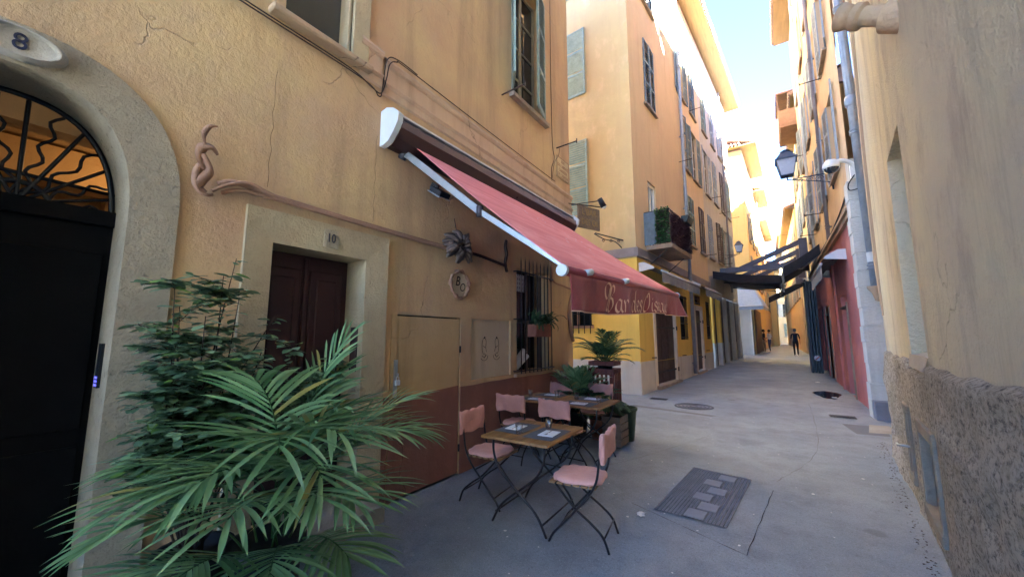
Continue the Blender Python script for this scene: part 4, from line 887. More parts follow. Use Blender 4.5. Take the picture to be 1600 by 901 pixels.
# ================================================================= wall ornaments, signs, lamps of the bar
orn = thing('wall_ornament', (-3.15, .9, 2.7), 'long pinkish clay rail twisting up into a curled ribbon above door 10', 'ornament')
mb = MB(); nx = Vector((1, 0, 0))
def tw(a, k): return lambda f: Vector((math.cos(a+f*k), math.sin(a+f*k)*.6, math.sin(a+f*k)))
mb.tube(catmull([L.p(.97, 2.66, .05), L.p(1.05, 2.70, .06), L.p(1.2, 2.70, .045), L.p(1.4, 2.685, .04), L.p(2.3, 2.665, .04), L.p(3.28, 2.655, .045)], 8), .019, 8); mb.tube(catmull([L.p(1.0, 2.61, .03), L.p(1.1, 2.655, .045), L.p(1.3, 2.665, .05), L.p(2.3, 2.645, .052), L.p(3.28, 2.635, .05)], 8), .015, 8)
mb.tube(catmull([L.p(.94, 2.60, .05), L.p(1.04, 2.68, .07), L.p(1.16, 2.715, .07), L.p(1.28, 2.69, .06), L.p(1.42, 2.665, .055)], 8), [.012]*8+[.018]*24+[.012], 8)
mb.build('rail', M['rope'], orn)
mb = MB()
ribbon(mb, catmull([L.p(.935, 3.07, .05), L.p(.89, 3.05, .045), L.p(.865, 2.98, .04), L.p(.88, 2.90, .05)], 8), [.006+.036*math.sin(math.pi*min(1, i/24*.6+.05)) for i in range(25)], .009, tw(.3, .8))
ribbon(mb, catmull([L.p(.955, 2.87, .04), L.p(.91, 2.905, .055), L.p(.86, 2.88, .05), L.p(.855, 2.80, .045), L.p(.885, 2.73, .05)], 8), [.008+.058*math.sin(math.pi*min(1, i/32*.7+.08)) for i in range(33)], .010, tw(.2, .6))
ribbon(mb, catmull([L.p(.87, 2.84, .05), L.p(.915, 2.74, .055), L.p(.88, 2.66, .055), L.p(.865, 2.58, .05), L.p(.91, 2.56, .06), L.p(.945, 2.575, .05)], 8), [.02+.045*math.sin(math.pi*min(1, i/40*.85+.1)) for i in range(41)], .011, tw(0, 2.2))
ribbon(mb, catmull([L.p(.90, 2.80, .04), L.p(.85, 2.72, .05), L.p(.85, 2.62, .05), L.p(.9, 2.57, .05)], 8), .05, .012, nx)
mb.build('curled_ribbon', M['rope'], orn)
scp = thing('wall_sculpture', (-3.1, 3.44, 2.68), 'dark bushy clay bird-nest sculpture on the wall above the oval monogram plaque', 'sculpture')
mb = MB(); rr = random.Random(3)
for k in range(44):
    a = rr.uniform(0, 2*math.pi); l_ = rr.uniform(.12, .25); c0 = L.p(3.44+.06*math.cos(a), 2.70+.05*math.sin(a), rr.uniform(.02, .14)); c1 = L.p(3.44+(l_+.02)*math.cos(a)*1.05, 2.69+l_*math.sin(a)*.9, rr.uniform(.02, .10)); mid = (c0+c1)/2+Vector((.05, 0, .02))
    ribbon(mb, catmull([c0, mid, c1], 5), [.03+.05*math.sin(math.pi*(i/10)) for i in range(11)], .014, Vector((1, rr.uniform(-.5, .5), rr.uniform(-.5, .5))))
mb.build('leaves', M['sh_brown'], scp)
mb = MB(); mb.tube(catmull([L.p(3.6, 2.66, .04), L.p(3.9, 2.665, .035), L.p(4.2, 2.64, .04), L.p(4.47, 2.62, .04)], 6), .02, 8); mb.tube(catmull([L.p(4.50, 3.0, .03), L.p(4.46, 2.9, .045), L.p(4.5, 2.8, .04), L.p(4.46, 2.66, .045), L.p(4.52, 2.54, .03)], 6), .022, 8)
mb.tube(catmull([L.p(3.4, 3.05, .02), L.p(3.43, 2.9, .03), L.p(3.44, 2.75, .05)], 4), .006, 5); mb.build('branch', M['rust'], scp)
tw_ = MB(); tw_.tube(catmull([L.p(5.88, 2.98, .03), L.p(5.83, 2.85, .045), L.p(5.87, 2.7, .04), L.p(5.84, 2.55, .04)], 6), .02, 8); tw_.tube(catmull([L.p(5.86, 2.62, .03), L.p(6.0, 2.55, .035), L.p(6.3, 2.53, .03), L.p(6.7, 2.50, .03)], 6), .016, 8)
o = tw_.build('wall_ornament', M['rope'], None, L.p(5.85, 2.6)); tag(o, 'short clay branch running from the window grille to the building corner', 'ornament')
mb = MB()
for sg in (1,): mb.tube(catmull([L.p(6.74, 2.42, .02), L.p(6.62, 2.25, .03), L.p(6.56, 2.0, .03), L.p(6.62, 1.7, .03), L.p(6.72, 1.52, .02)], 6), .035, 8)
o = mb.build('wall_ornament', M['rope'], None, L.p(6.6, 2)); tag(o, 'brown curved clay band edging the wall corner behind the hanging fern', 'ornament')
# oval monogram plaque
sg_ = thing('monogram_sign', L.p(3.52, 2.24, 0), 'oval clay-framed sign with the letters BO under the dark sculpture', 'sign')
mb = MB(); ov = [L.p(3.52+.165*math.cos(t)*(1+.05*math.sin(3*t)), 2.24+.165*math.sin(t)*(1+.04*math.cos(4*t)), .012) for t in [2*math.pi*i/32 for i in range(32)]]
mb.add(ov, [tuple(range(32))]); mb.build('panel', M['niche'], sg_, fix=False)
mb = MB(); mb.tube([q+Vector((.012, 0, 0)) for q in ov]+[ov[0]+Vector((.012, 0, 0))], [.02+.010*math.sin(i*2.1)+.006*math.sin(i*.9) for i in range(33)], 8, cap=False); mb.build('frame', M['rope'], sg_)
text('B', .17, L, 3.485, 2.275, .016, M['brownmark'], sg_, sx=.9, shear=.25); text('O', .15, L, 3.57, 2.205, .017, M['brownmark'], sg_, sx=.85, shear=.25)
# number signs
s8 = thing('house_number', L.p(.06, 3.125, .03), 'oval stone medallion with a navy 8 over the arched doorway', 'number sign')
mb = MB(); T = Matrix(((0, 0, 1), (1, 0, 0), (0, .52, 0)))
mb.lathe([(0, .022), (.125, .022), (.13, .03), (.14, .045), (.152, .045), (.158, .03), (.168, .03), (.175, .015), (.18, -.02)], L.p(.06, 3.125, .022), 40, T); mb.build('medallion', M['concrete'], s8)
text('8', .125, L, .065, 3.125, .047, M['mark'], s8, sx=.95, extr=.004)
s10 = thing('house_number', L.p(1.83, 2.455, .03), 'small stone tile reading 10 on the lintel of the dark red door', 'number sign')
mb = MB(); mb.pb(L, 1.765, 1.90, 2.375, 2.535, .0, .032); mb.build('tile', M['frame_stone'], s10, bevel=.003); text('10', .115, L, 1.83, 2.455, .034, M['greysteel'], s10, sx=.72, extr=.003)
stp = thing('street_name_plaque', L.p(6.42, 4.80, .02), 'cream bilingual street name plaque near the corner of the bar building', 'sign')
mb = MB(); mb.pb(L, 6.16, 6.68, 4.6, 5.02, 0, .02); mb.build('plate', M['palebuild'], stp, bevel=.004)
mb = MB(); [mb.pb(L, *b, .02, .024) for b in ((6.17, 6.67, 5.0, 5.01), (6.17, 6.67, 4.61, 4.62), (6.17, 6.18, 4.62, 5.0), (6.66, 6.67, 4.62, 5.0))]; mb.build('border', M['rope'], stp)
for i, t_ in enumerate(("RUE", "DE L'ABBAYE", "CARRIERA", "DE L'ABADIA")): text(t_, .085, L, 6.42, 4.94-.092*i, .022, M['rope'], stp, sx=.9)
hs = thing('hanging_sign', Vector((-3.0, 6.95, 3.95)), 'weathered dark bar sign with faded gold letters at the building corner', 'sign')
HP = Plane((-3.02, 6.72), 22, 1); mb = MB(); mb.pb(HP, 0, .58, 3.72, 4.16, -.02, .02); mb.build('board', M['crate'], hs)
M['gold'] = paint('faded_gold', '#8a6f3c', .3, .6, 0, 'world', 20, .1)
text("L'BAR", .17, HP, .29, 4.04, .021, M['gold'], hs, sx=.95); text("DES OI", .17, HP, .29, 3.84, .021, M['gold'], hs, sx=.85)
mb = MB(); mb.tube([(-3.22, 6.6, 4.2), (-2.75, 7.2, 4.2)], .012, 6); mb.build('bracket', M['rust'], hs)
spl = thing('sign_lamp', Vector((-3.1, 6.75, 4.2)), 'small black spotlight on a thin arm reaching past the corner of the bar', 'lamp')
mb = MB(); mb.tube([(-3.15, 6.7, 4.18), (-2.62, 6.85, 4.20)], .009, 6); mb.build('arm', M['black_iron'], spl); mb = MB(); mb.tube([(-2.62, 6.84, 4.24), (-2.56, 6.9, 4.08)], [.05, .06], 10); mb.build('lamp_head', M['black_iron'], spl)
mb = MB(); mb.tube([(-2.558, 6.903, 4.078), (-2.548, 6.912, 4.05)], [.055, .02], 10); mb.build('bulb', M['white'], spl)
fl = thing('floodlight', L.p(3.0, 3.22, .1), 'small grey floodlight on the wall under the red awning', 'lamp')
T = Matrix.Translation(Vector((-3.03, 3.0, 3.22))) @ Matrix.Rotation(R_(35), 4, 'Y') @ Matrix.Rotation(R_(14), 4, 'Z'); mb = MB(); mb.box(-.08, .08, -.1, .1, -.03, .03, T); mb.box(-.15, -.05, -.02, .02, -.01, .06, T); mb.build('housing', M['black_iron'], fl, bevel=.006)
mb = MB(); mb.box(-.09, .09, -.11, .11, -.04, -.031, T); mb.build('rim', M['alu'], fl); mb = MB(); mb.box(-.07, .07, -.09, .09, -.046, -.041, T); mb.build('lens', M['pane_sky'], fl)
# cables
mb = MB(); mb.tube(catmull([L.p(-.5, 4.18, .02), L.p(.6, 4.165, .03), L.p(1.1, 4.15, .03), L.p(1.9, 4.14, .03), L.p(2.16, 4.08, .03), L.p(2.27, 4.08, .03), L.p(2.31, 4.25, .05), L.p(2.33, 4.42, .07), L.p(2.42, 4.50, .07), L.p(2.6, 4.51, .07), L.p(4.2, 4.46, .065), L.p(6.0, 4.415, .065)], 6), .006, 6)
mb.tube(catmull([L.p(-.5, 4.15, .02), L.p(1.0, 4.125, .03), L.p(2.05, 4.11, .03), L.p(2.24, 4.03, .03), L.p(2.28, 4.12, .03), L.p(2.3, 4.45, .06), L.p(2.42, 4.53, .07), L.p(2.7, 4.525, .07)], 6), .006, 6)
o = mb.build('cable', M['rust'], None, L.p(1, 4.14)); tag(o, 'black cables sagging along the wall below the dark upper window', 'cable')
mb = MB(); mb.tube(catmull([L.p(5.98, 8.5, .02), L.p(5.97, 6.5, .02), L.p(6.0, 5.2, .02), L.p(6.05, 4.9, .03), L.p(5.92, 4.65, .04), L.p(5.9, 4.45, .05)], 6), .006, 5); mb.tube(catmull([L.p(6.3, 5.2, .02), L.p(6.2, 5.0, .04), L.p(6.05, 4.8, .03), L.p(5.9, 4.4, .05)], 6), .004, 5)
o = mb.build('cable', M['rust'], None, L.p(6, 5)); tag(o, 'thin cable running down beside the shuttered window', 'cable')
iron_rod(L, 4.42, 5.26, .42, 'iron stay sticking out left of the shuttered window', .02); iron_rod(L, 6.2, 5.16, .42, 'iron stay sticking out near the corner above the street plaque', .02)

# ================================================================= TABLES, CHAIRS, TABLEWARE
def soft(mb, fn_top, fn_bot, k=28, rings=7):
    pass
def make_chair():
    t = thing('bistro_chair', (0, 0, 0), 'x', 'chair', 'bistro chairs on the terrace')
    A = [(-.215, .83), (-.19, .64), (-.165, .50), (-.10, .38), (.0, .27), (.10, .16), (.185, .07), (.225, 0)]; B = [(.17, .435), (.10, .36), (.0, .265), (-.11, .19), (-.20, .11), (-.245, .0)]
    for sx in (-1, 1):
        mb = MB(); mb.tube(catmull([(sx*.19, a, b) for a, b in A], 5), .0095, 6); mb.build('leg', M['black_iron'], t)
        mb = MB(); mb.tube(catmull([(sx*.172, a, b) for a, b in B], 5), .0095, 6); mb.build('leg', M['black_iron'], t)
    for y, z, w_ in ((.155, .10, .19), (-.212, .10, .172), (-.06, .325, .19), (.165, .44, .19)):
        mb = MB(); mb.tube([(-w_, y, z), (w_, y, z)], .007, 6); mb.build('stretcher', M['black_iron'], t)
    mb = MB()
    for i in range(6): y = -.16+i*.066; mb.box(-.19, .19, y, y+.052, .438, .454)
    mb.build('seat', M['seatwood'], t, bevel=.004)
    def outl(a):
        c, s_ = math.cos(a), math.sin(a); x = .205*math.copysign(abs(c)**.55, c); y = .205*math.copysign(abs(s_)**.6, s_)+.01
        if s_ > 0: y -= .03*math.exp(-(x/.07)**2)*0+.0
        x *= 1-.10*(y < 0)*abs(y)/.2; return x, y
    mb = MB(); n_ = 40; prof = [(.0, .494), (.5, .496), (.8, .492), (.95, .486), (1.0, .474), (.99, .462), (.93, .456), (0, .456)]; vs = []
    for f, z in prof:
        for j in range(n_):
            a = 2*math.pi*j/n_; x, y = outl(a); d = .004*math.sin(a*9+f*4)*(f > .9)+.003*math.sin(x*40+y*22); vs.append((x*f, y*f, z+d*(f > .2)))
    mb.add(vs, [(i*n_+j, i*n_+(j+1) % n_, (i+1)*n_+(j+1) % n_, (i+1)*n_+j) for i in range(len(prof)-1) for j in range(n_)], True); mb.build('seat_cushion', M['pink2'], t)
    mb = MB(); mb.box(-.20, .20, -.232, -.214, .68, .81); mb.build('backrest', M['seatwood'], t)
    mb = MB(); rs = random.Random(5)
    def cov(u, v):   # closed loop around the slat: v around, u across
        a = 2*math.pi*v; x = -.212+.424*u; h = .105; tt = .028; c, s_ = math.cos(a), math.sin(a)
        y = tt*math.copysign(abs(c)**.5, c); z = h*math.copysign(abs(s_)**.55, s_)
        e = 1-.5*max(0, (abs(u-.5)-.46)/.04); y *= e
        cr = -.012*math.exp(-((z-.012)/.014)**2)*(1-abs(u-.5)*1.7)*(1 if abs(c) > .3 else 0)*math.copysign(1, c)
        dz = .006*math.sin(u*19)*(s_ > .8)+.010*(2*abs(u-.5))**3*(s_ > .0)-.008*math.sin(u*12+1)*(s_ < -.8)
        return Vector((x+.004*math.sin(z*50), -.222+y+cr+.006*math.sin(u*8+z*20)-(z)*.09, .745+z+dz))
    mb.grid(cov, 30, 40); q0 = [cov(0, j/40) for j in range(40)]; q1 = [cov(1, j/40) for j in range(40)]; mb.add(q0, [tuple(range(40))], False); mb.add(q1, [tuple(range(40))[::-1]], False)
    mb.build('back_cover', M['pink'], t)
    return t
ch0 = make_chair()
for i, (x, y, rz, lb) in enumerate([(-2.46, 3.22, -84, 'pink cushioned bistro chair left of the nearest table, by the red wall'),
                                    (-1.40, 3.08, 98, 'nearest pink cushioned bistro chair right of the nearest table, seen from behind'),
                                    (-2.93, 4.46, 4, 'pink covered bistro chair, back to us, between the red wall and the double table'),
                                    (-2.23, 4.40, -4, 'pink covered bistro chair with its back to us behind the nearest table'),
                                    (-3.0, 5.62, 180, 'far pink bistro chair at the wall side of the double table, facing us'),
                                    (-2.40, 5.80, 176, 'far pink bistro chair in front of the planter, facing us at the double table')]):
    c = ch0 if i == 0 else copy_tree(ch0); put(c, (x, y, 0), R_(rz)); c['label'] = lb
def make_table():
    t = thing('bistro_table', (0, 0, 0), 'x', 'table', 'folding terrace tables')
    mb = MB(); W_, D_ = .33, .38; k = 5
    for i in range(k): x0 = -W_+.045+(2*W_-.09)*i/k; mb.box(x0+.001, x0+(2*W_-.09)/k-.001, -D_+.05, D_-.05, .715, .737)
    mb.box(-W_, W_, -D_, -D_+.049, .713, .738); mb.box(-W_, W_, D_-.049, D_, .713, .738); mb.box(-W_, -W_+.044, -D_+.05, D_-.05, .713, .738); mb.box(W_-.044, W_, -D_+.05, D_-.05, .713, .738)
    mb.build('tabletop', M['tabletop'], t, bevel=.004, seg=2)
    A = [(-.25, .71), (-.245, .58), (-.18, .45), (-.04, .33), (.08, .24), (.19, .14), (.27, 0)]
    for sy_ in (-1, 1):
        for sx in (-1, 1): mb = MB(); mb.tube(catmull([(sx*a, sy_*(.30 if sx > 0 else .282), b) for a, b in A], 5), .0105, 6); mb.build('leg', M['black_iron'], t)
    for x, z, w_ in ((.235, .09, .3), (-.235, .09, .282), (-.0, .30, .29), (.25, .70, .3), (-.25, .70, .3)):
        mb = MB(); mb.tube([(x, -w_, z), (x, w_, z)], .008, 6); mb.build('stretcher', M['black_iron'], t)
    return t
tb0 = make_table()
for i, (x, y, rz, lb) in enumerate([(-1.91, 3.17, 2, 'nearest wooden bistro table on curved black crossed legs'),
                                    (-2.83, 4.97, 0, 'wooden bistro table against the red wall, left half of the far double table'),
                                    (-2.16, 4.95, 0, 'worn wooden bistro table, right half of the far double table')]):
    c = tb0 if i == 0 else copy_tree(tb0); put(c, (x, y, 0), R_(rz)); c['label'] = lb
ZT = .738
def make_glass():
    mb = MB(); mb.lathe([(.0, .0), (.026, .0), (.028, .004), (.031, .04), (.037, .088), (.0355, .088), (.0295, .042), (.0265, .012), (.0, .010)], (0, 0, 0), 12); o = mb.build('drinking_glass', M['clear_glass'], None, (0, 0, 0)); return tag(o, 'x', 'glass', 'tumblers on the terrace tables')
def make_mat(): mb = MB(); mb.box(-.14, .14, -.205, .205, 0, .003); return tag(mb.build('placemat', M['mat'], None, (0, 0, 0)), 'x', 'placemat', 'grey placemats on the terrace tables')
def make_nap():
    mb = MB(); mb.box(-.07, .07, -.10, .10, 0, .0035); mb.box(-.069, .071, -.098, .099, .0038, .006); return tag(mb.build('paper_napkin', M['napkin'], None, (0, 0, 0)), 'x', 'napkin', 'folded paper napkins on the placemats')
def make_fork():
    t = thing('fork', (0, 0, 0), 'x', 'fork', 'forks on the napkins')
    mb = MB(); mb.tube(catmull([(0, -.10, .003), (0, -.02, .004), (0, .04, .009), (0, .06, .006)], 4), [.0055]*5+[.003]*8, 6, flat=.4); mb.build('handle', M['steel'], t)
    mb = MB(); [mb.tube([(x*.6, .055, .006), (x, .066, .005), (x, .105, .010)], .0014, 4) for x in (-.009, -.003, .003, .009)]; mb.box(-.011, .011, .052, .066, .004, .0065); mb.build('tines', M['steel'], t); return t
gl0, mt0, np0, fk0 = make_glass(), make_mat(), make_nap(), make_fork(); first = True
spots = [(-2.09, 3.17, 2, 'left side of the nearest table', (-1.96, 2.99)), (-1.75, 3.13, 182, 'right side of the nearest table', (-1.83, 3.30)),
         (-2.82, 4.76, 90, 'near side of the wall table', (-3.03, 4.93)), (-2.82, 5.18, -90, 'far side of the wall table', (-2.66, 5.05)),
         (-2.17, 4.75, 90, 'near side of the right far table', (-1.98, 4.93)), (-2.17, 5.16, -90, 'far side of the right far table', (-2.34, 5.02))]
for x, y, rz, lb, gp in spots:
    g_, m_, n_, f_ = (gl0, mt0, np0, fk0) if first else (copy_tree(gl0), copy_tree(mt0), copy_tree(np0), copy_tree(fk0)); first = False; a = R_(rz)
    put(m_, (x, y, ZT+.001), a); m_['label'] = 'dark grey placemat on the '+lb
    d = Vector((math.cos(a), math.sin(a))); put(n_, (x-d.x*.02, y-d.y*.02, ZT+.0045), a+R_(4)); n_['label'] = 'white folded napkin on the '+lb
    put(f_, (x-d.x*.015, y-d.y*.02, ZT+.011), a+R_(8)); f_['label'] = 'steel fork lying on the napkin at the '+lb
    put(g_, (gp[0], gp[1], ZT+(.0045)), a); g_['label'] = 'clear tumbler at the '+lb

# ================================================================= PLANTS
R3 = random.Random(21)
pp = thing('potted_palm', (-2.62, 1.18, 0), 'large potted palm with long drooping leaves in front of door 10', 'palm')
lf, sm = MB(), MB()
fr = [  # (dx, dy, z0, azimuth deg from +Y towards +X, elevation, length, droop, leaf length)
 (.0, 0, .15, 118, 84, 1.12, 1.85, .50), (.02, .05, .15, 160, 82, .85, 1.8, .44), (.0, .05, .15, 66, 76, 1.05, 1.6, .42), (.0, .0, .15, 84, 87, 1.12, 2.0, .46), (.0, .05, .15, 100, 80, .92, 2.0, .46),
 (-.02, -.05, .15, 200, 78, .80, 1.5, .40), (.05, .1, .2, 30, 76, 1.0, 1.2, .38), (.0, 0, .25, 8, 82, 1.22, .5, .34), (.0, .08, .2, 45, 70, 1.05, 1.6, .38), (.0, .02, .25, 130, 88, 1.15, 1.2, .36),
 (.05, .0, .1, 132, 60, .85, 1.3, .42), (.03, .06, .1, 88, 52, .8, 1.1, .42), (.0, -.1, .1, 190, 58, .66, 1.4, .36),
 (-.03, .02, .2, 330, 76, 1.0, 1.0, .34), (.05, .02, .0, 125, 30, .58, .9, .34), (.05, .08, .0, 95, 28, .6, .9, .34), (.03, -.06, .0, 155, 34, .62, 1.0, .34), (.02, -.12, .0, 185, 30, .55, .9, .30), (.05, -.02, .1, 102, 66, .85, 1.5, .44), (.0, -.02, .15, 172, 68, .85, 1.5, .42),
 (.0, .02, .2, 350, 84, 1.05, .8, .32), (.0, 0, .2, 70, 86, .95, 1.3, .38), (.02, 0, .2, 145, 74, .95, 1.7, .44)]
for dx, dy, z0, az, el, ln, dr, ll in fr:
    frond(lf, sm, (-2.60+dx*1.4, 1.24+dy*1.4, .35+z0*.3), R_(az+R3.uniform(-4, 4)), R_(el), ln, dr, 13, ll*1.08, .020, .42, R3, .36)
lf.build('foliage', M['palm'], pp, fix=False); sm.build('stem', M['palm_pale'], pp)
mb = MB(); mb.lathe([(.0, 0), (.15, 0), (.17, .02), (.20, .36), (.215, .36), (.215, .40), (.19, .40), (.18, .35), (0, .35)], (-2.62, 1.22, 0), 24); mb.build('pot', M['dark_pot'], pp)
sh_ = thing('potted_shrub', (-2.88, .92, 0), 'leafy potted shrub with small rounded leaves climbing behind the palm beside door 10', 'shrub')
lf, sm = MB(), MB()
tips = [(-2.95, 1.05, 2.12), (-2.85, .62, 1.92), (-2.8, .55, 1.55), (-2.85, 1.05, 1.85), (-2.75, .85, 1.72), (-2.7, 1.35, 1.55), (-2.65, 1.62, 1.50), (-2.7, .62, 1.3), (-2.75, .9, 1.4), (-2.9, 1.3, 1.75), (-2.65, .75, 1.1), (-2.8, .5, 1.15), (-2.6, 1.05, 1.25), (-2.9, .8, 1.62), (-2.95, .48, 1.78), (-2.72, 1.15, 1.5), (-2.62, .6, .95), (-2.7, .45, .9), (-2.88, .66, 1.42), (-2.8, .72, 1.2)]
tips += [(x+R3.uniform(-.08, .1), y+R3.uniform(-.14, .14), z-R3.uniform(.02, .3)) for x, y, z in tips[::2]]
tips = [(max(x, -3.1), max(y, .70+.02*(i%5)), z) for i, (x, y, z) in enumerate(tips)]
def dress(pts, dens, size):
    for i in range(len(pts)-1):
        a, b = pts[i], pts[i+1]
        if a.z < .75: continue
        for k in range(dens):
            q = a.lerp(b, R3.random()); az = R3.uniform(0, 6.28); u = Vector((math.cos(az), math.sin(az), R3.uniform(-.25, .35))).normalized(); sd = u.cross(Vector((0, 0, 1))).normalized()
            sd = (sd+Vector((0, 0, R3.uniform(-.35, .35)))).normalized(); s_ = size*R3.uniform(.65, 1.25); sm.tube([q, q+u*.018], .0012, 3); leafshape(lf, q+u*.016, u, sd, s_, s_*.58)
for t_ in tips:
    b = Vector((-2.88+R3.uniform(-.06, .06), .92+R3.uniform(-.06, .06), .35)); e = Vector(t_); mid = b.lerp(e, .5)+Vector((R3.uniform(-.08, .08), R3.uniform(-.08, .08), .1)); pts = catmull([b, mid, e], 9)
    sm.tube(pts, [.006*(1-.8*i/18)+.001 for i in range(19)], 5); dress(pts[6:], 3, .074)
    for k in range(7):
        i0 = R3.randint(7, 17); q = pts[i0]; az = R3.uniform(0, 6.28); d = Vector((math.cos(az), math.sin(az), R3.uniform(-.1, .7))).normalized()*R3.uniform(.12, .26); p2 = catmull([q, q+d*.5+Vector((0, 0, .02)), q+d], 5)
        p2 = [Vector((min(max(v.x, -3.13), -2.55), max(v.y, .60), v.z)) for v in p2]; sm.tube(p2, .0018, 4); dress(p2, 3, .070)
lf.build('foliage', M['shrub'], sh_, fix=False); sm.build('stem', M['twig'], sh_)
mb = MB(); mb.lathe([(.0, 0), (.14, 0), (.19, .34), (.20, .34), (.20, .38), (.17, .38), (.16, .33), (0, .33)], (-2.9, .95, 0), 24); mb.build('pot', M['dark_pot'], sh_)
# fern in the window box on the grille
wb = thing('window_box', L.p(5.2, 1.62, .18), 'terracotta box with a trailing fern hooked on the window grille', 'planter')
mb = MB()
for b in ((4.98, 5.44, 1.60, 1.615, .09, .25), (4.98, 5.44, 1.615, 1.79, .09, .105), (4.98, 5.44, 1.615, 1.79, .235, .25), (4.98, 4.995, 1.615, 1.79, .105, .235), (5.425, 5.44, 1.615, 1.79, .105, .235)): mb.pb(L, *b)
mb.pb(L, 4.965, 5.455, 1.765, 1.80, .245, .262); mb.build('box', M['terra_pot'], wb, bevel=.004); mb = MB(); mb.pb(L, 4.995, 5.425, 1.74, 1.76, .105, .235); mb.build('soil', M['soil'], wb)
lf, sm = MB(), MB()
for k in range(46):
    s = R3.uniform(5.0, 5.45); az = R3.uniform(20, 175) if R3.random() < .8 else R3.uniform(0, 360); frond(lf, sm, L.p(s, 1.76, R3.uniform(.12, .22)), R_(az), R_(R3.uniform(30, 85)), R3.uniform(.2, .42), R3.uniform(1.2, 2.8), 12, .045, .012, .15, R3, .3)
lf.build('foliage', M['fern'], wb, fix=False); sm.build('stem', M['stem'], wb)
# planting at the corner
st_ = thing('plant_stand', (-2.45, 6.42, 0), 'tall red slatted wooden plant stand at the corner of the bar', 'plant stand')
mb = MB()
X0, X1, Y0_, Y1_ = -2.68, -2.24, 6.25, 6.62
for z in (1.0, 1.12): mb.box(X0, X1, Y0_, Y0_+.02, z, z+.07); mb.box(X0, X1, Y1_-.02, Y1_, z, z+.07); mb.box(X0, X0+.02, Y0_+.02, Y1_-.02, z, z+.07); mb.box(X1-.02, X1, Y0_+.02, Y1_-.02, z, z+.07)
mb.box(X0+.02, X1-.02, Y0_+.02, Y1_-.02, .97, .995); mb.build('tray', M['redwood'], st_, bevel=.003)
for x, y in ((X0+.02, Y0_+.02), (X1-.02, Y0_+.02), (X0+.02, Y1_-.02), (X1-.02, Y1_-.02)): mb = MB(); mb.tube([(x, y, .0), (x, y, 1.0)], .024, 4); mb.build('leg', M['redwood'], st_)
for i in range(5): mb = MB(); x = X0+.07+i*.075; mb.box(x, x+.035, Y0_-.01, Y0_+.005, .32, 1.0); mb.build('slat', M['redwood'], st_)
for i in range(4): mb = MB(); y = Y0_+.05+i*.08; mb.box(X1-.005, X1+.01, y, y+.035, .32, 1.0); mb.build('slat', M['redwood'], st_)
mb = MB(); mb.box(X0, X1, Y0_, Y0_+.02, .26, .32); mb.box(X1-.02, X1, Y0_+.02, Y1_, .26, .32); mb.build('rail', M['redwood'], st_)
def bush(name, c, label, cat, spec, mleaf, pot=None, grp=None, soil=True):
    t = thing(name, (c[0], c[1], c[3] if len(c) > 3 else 0), label, cat, grp); lf, sm = MB(), MB()
    for (k, el, ln, dr, n_, ll, lw, stt, ld) in spec:
        for i in range(k):
            az = 6.283*(i+R3.random())/k; frond(lf, sm, (c[0]+.04*math.sin(az), c[1]+.04*math.cos(az), c[2]), az, R_(R3.uniform(*el)), ln*R3.uniform(.8, 1.15), dr*R3.uniform(.8, 1.2), n_, ll, lw, stt, R3, ld)
    lf.build('foliage', mleaf, t, fix=False); sm.build('stem', M['stem'], t)
    if pot: z0 = c[3] if len(c) > 3 else 0; r = pot[0]; h = pot[1]; mb = MB(); mb.lathe([(0, 0), (r*.75, 0), (r*.78, .01), (r, h-.04), (r*1.06, h-.04), (r*1.06, h), (r*.95, h), (r*.92, h-.03), (0, h-.03)], (c[0], c[1], z0), 20); mb.build('pot', pot[2], t)
    return t
bush('potted_palm', (-2.45, 6.43, 1.16, .996), 'feathery small palm on top of the red slatted stand', 'palm', [(20, (50, 86), .60, 1.2, 15, .16, .014, .25, .35), (8, (15, 40), .42, 1.0, 12, .13, .014, .25, .35)], M['fern'], (.13, .17, M['dark_pot']))
bush('potted_cycad', (-2.78, 6.0, .50), 'dark spiky potted plant behind the far chairs', 'plant', [(22, (55, 85), .58, .8, 11, .18, .022, .3, .2), (20, (15, 50), .5, 1.0, 11, .16, .02, .3, .25)], M['palm'], (.17, .4, M['dark_pot']))
bush('potted_fern', (-2.42, 6.02, .46), 'bushy bright potted fern low in front of the plant stand', 'fern', [(34, (30, 85), .48, 1.4, 14, .11, .016, .2, .4), (24, (5, 30), .4, .9, 12, .10, .016, .2, .4)], M['fern'], (.15, .34, M['terra_pot']))
bush('potted_cycad', (-2.98, 6.3, .55), 'upright dark potted plant in the shade by the wall corner', 'plant', [(14, (60, 88), .5, .6, 10, .16, .026, .35, .12)], M['palm'], (.15, .5, M['dark_pot']))
rb = thing('wooden_box', (-3.05, 5.98, 0), 'dark red wooden box with a lid standing against the wall by the plants', 'box')
mb = MB(); mb.box(-3.17, -2.93, 5.83, 6.1, 0, .88); mb.build('body', M['redwood'], rb, bevel=.004); mb = MB(); mb.box(-3.18, -2.90, 5.81, 6.12, .885, .93); mb.build('lid', M['redwood'], rb, bevel=.006)
cr = thing('wooden_crate', (-2.06, 5.82, 0), 'weathered wooden plank crate at the end of the double table', 'crate')
for i in range(4): mb = MB(); z = .03+i*.105; mb.box(-2.22, -1.94, 5.62, 5.636, z, z+.09); mb.box(-1.956, -1.94, 5.636, 5.98, z, z+.09); mb.box(-2.22, -1.956, 5.964, 5.98, z, z+.09); mb.box(-2.22, -2.204, 5.636, 5.964, z, z+.09); mb.build('plank', M['crate'], cr, bevel=.002)
mb = MB(); mb.box(-2.2, -1.96, 5.64, 5.96, .38, .40); mb.build('lid', M['soil'], cr)
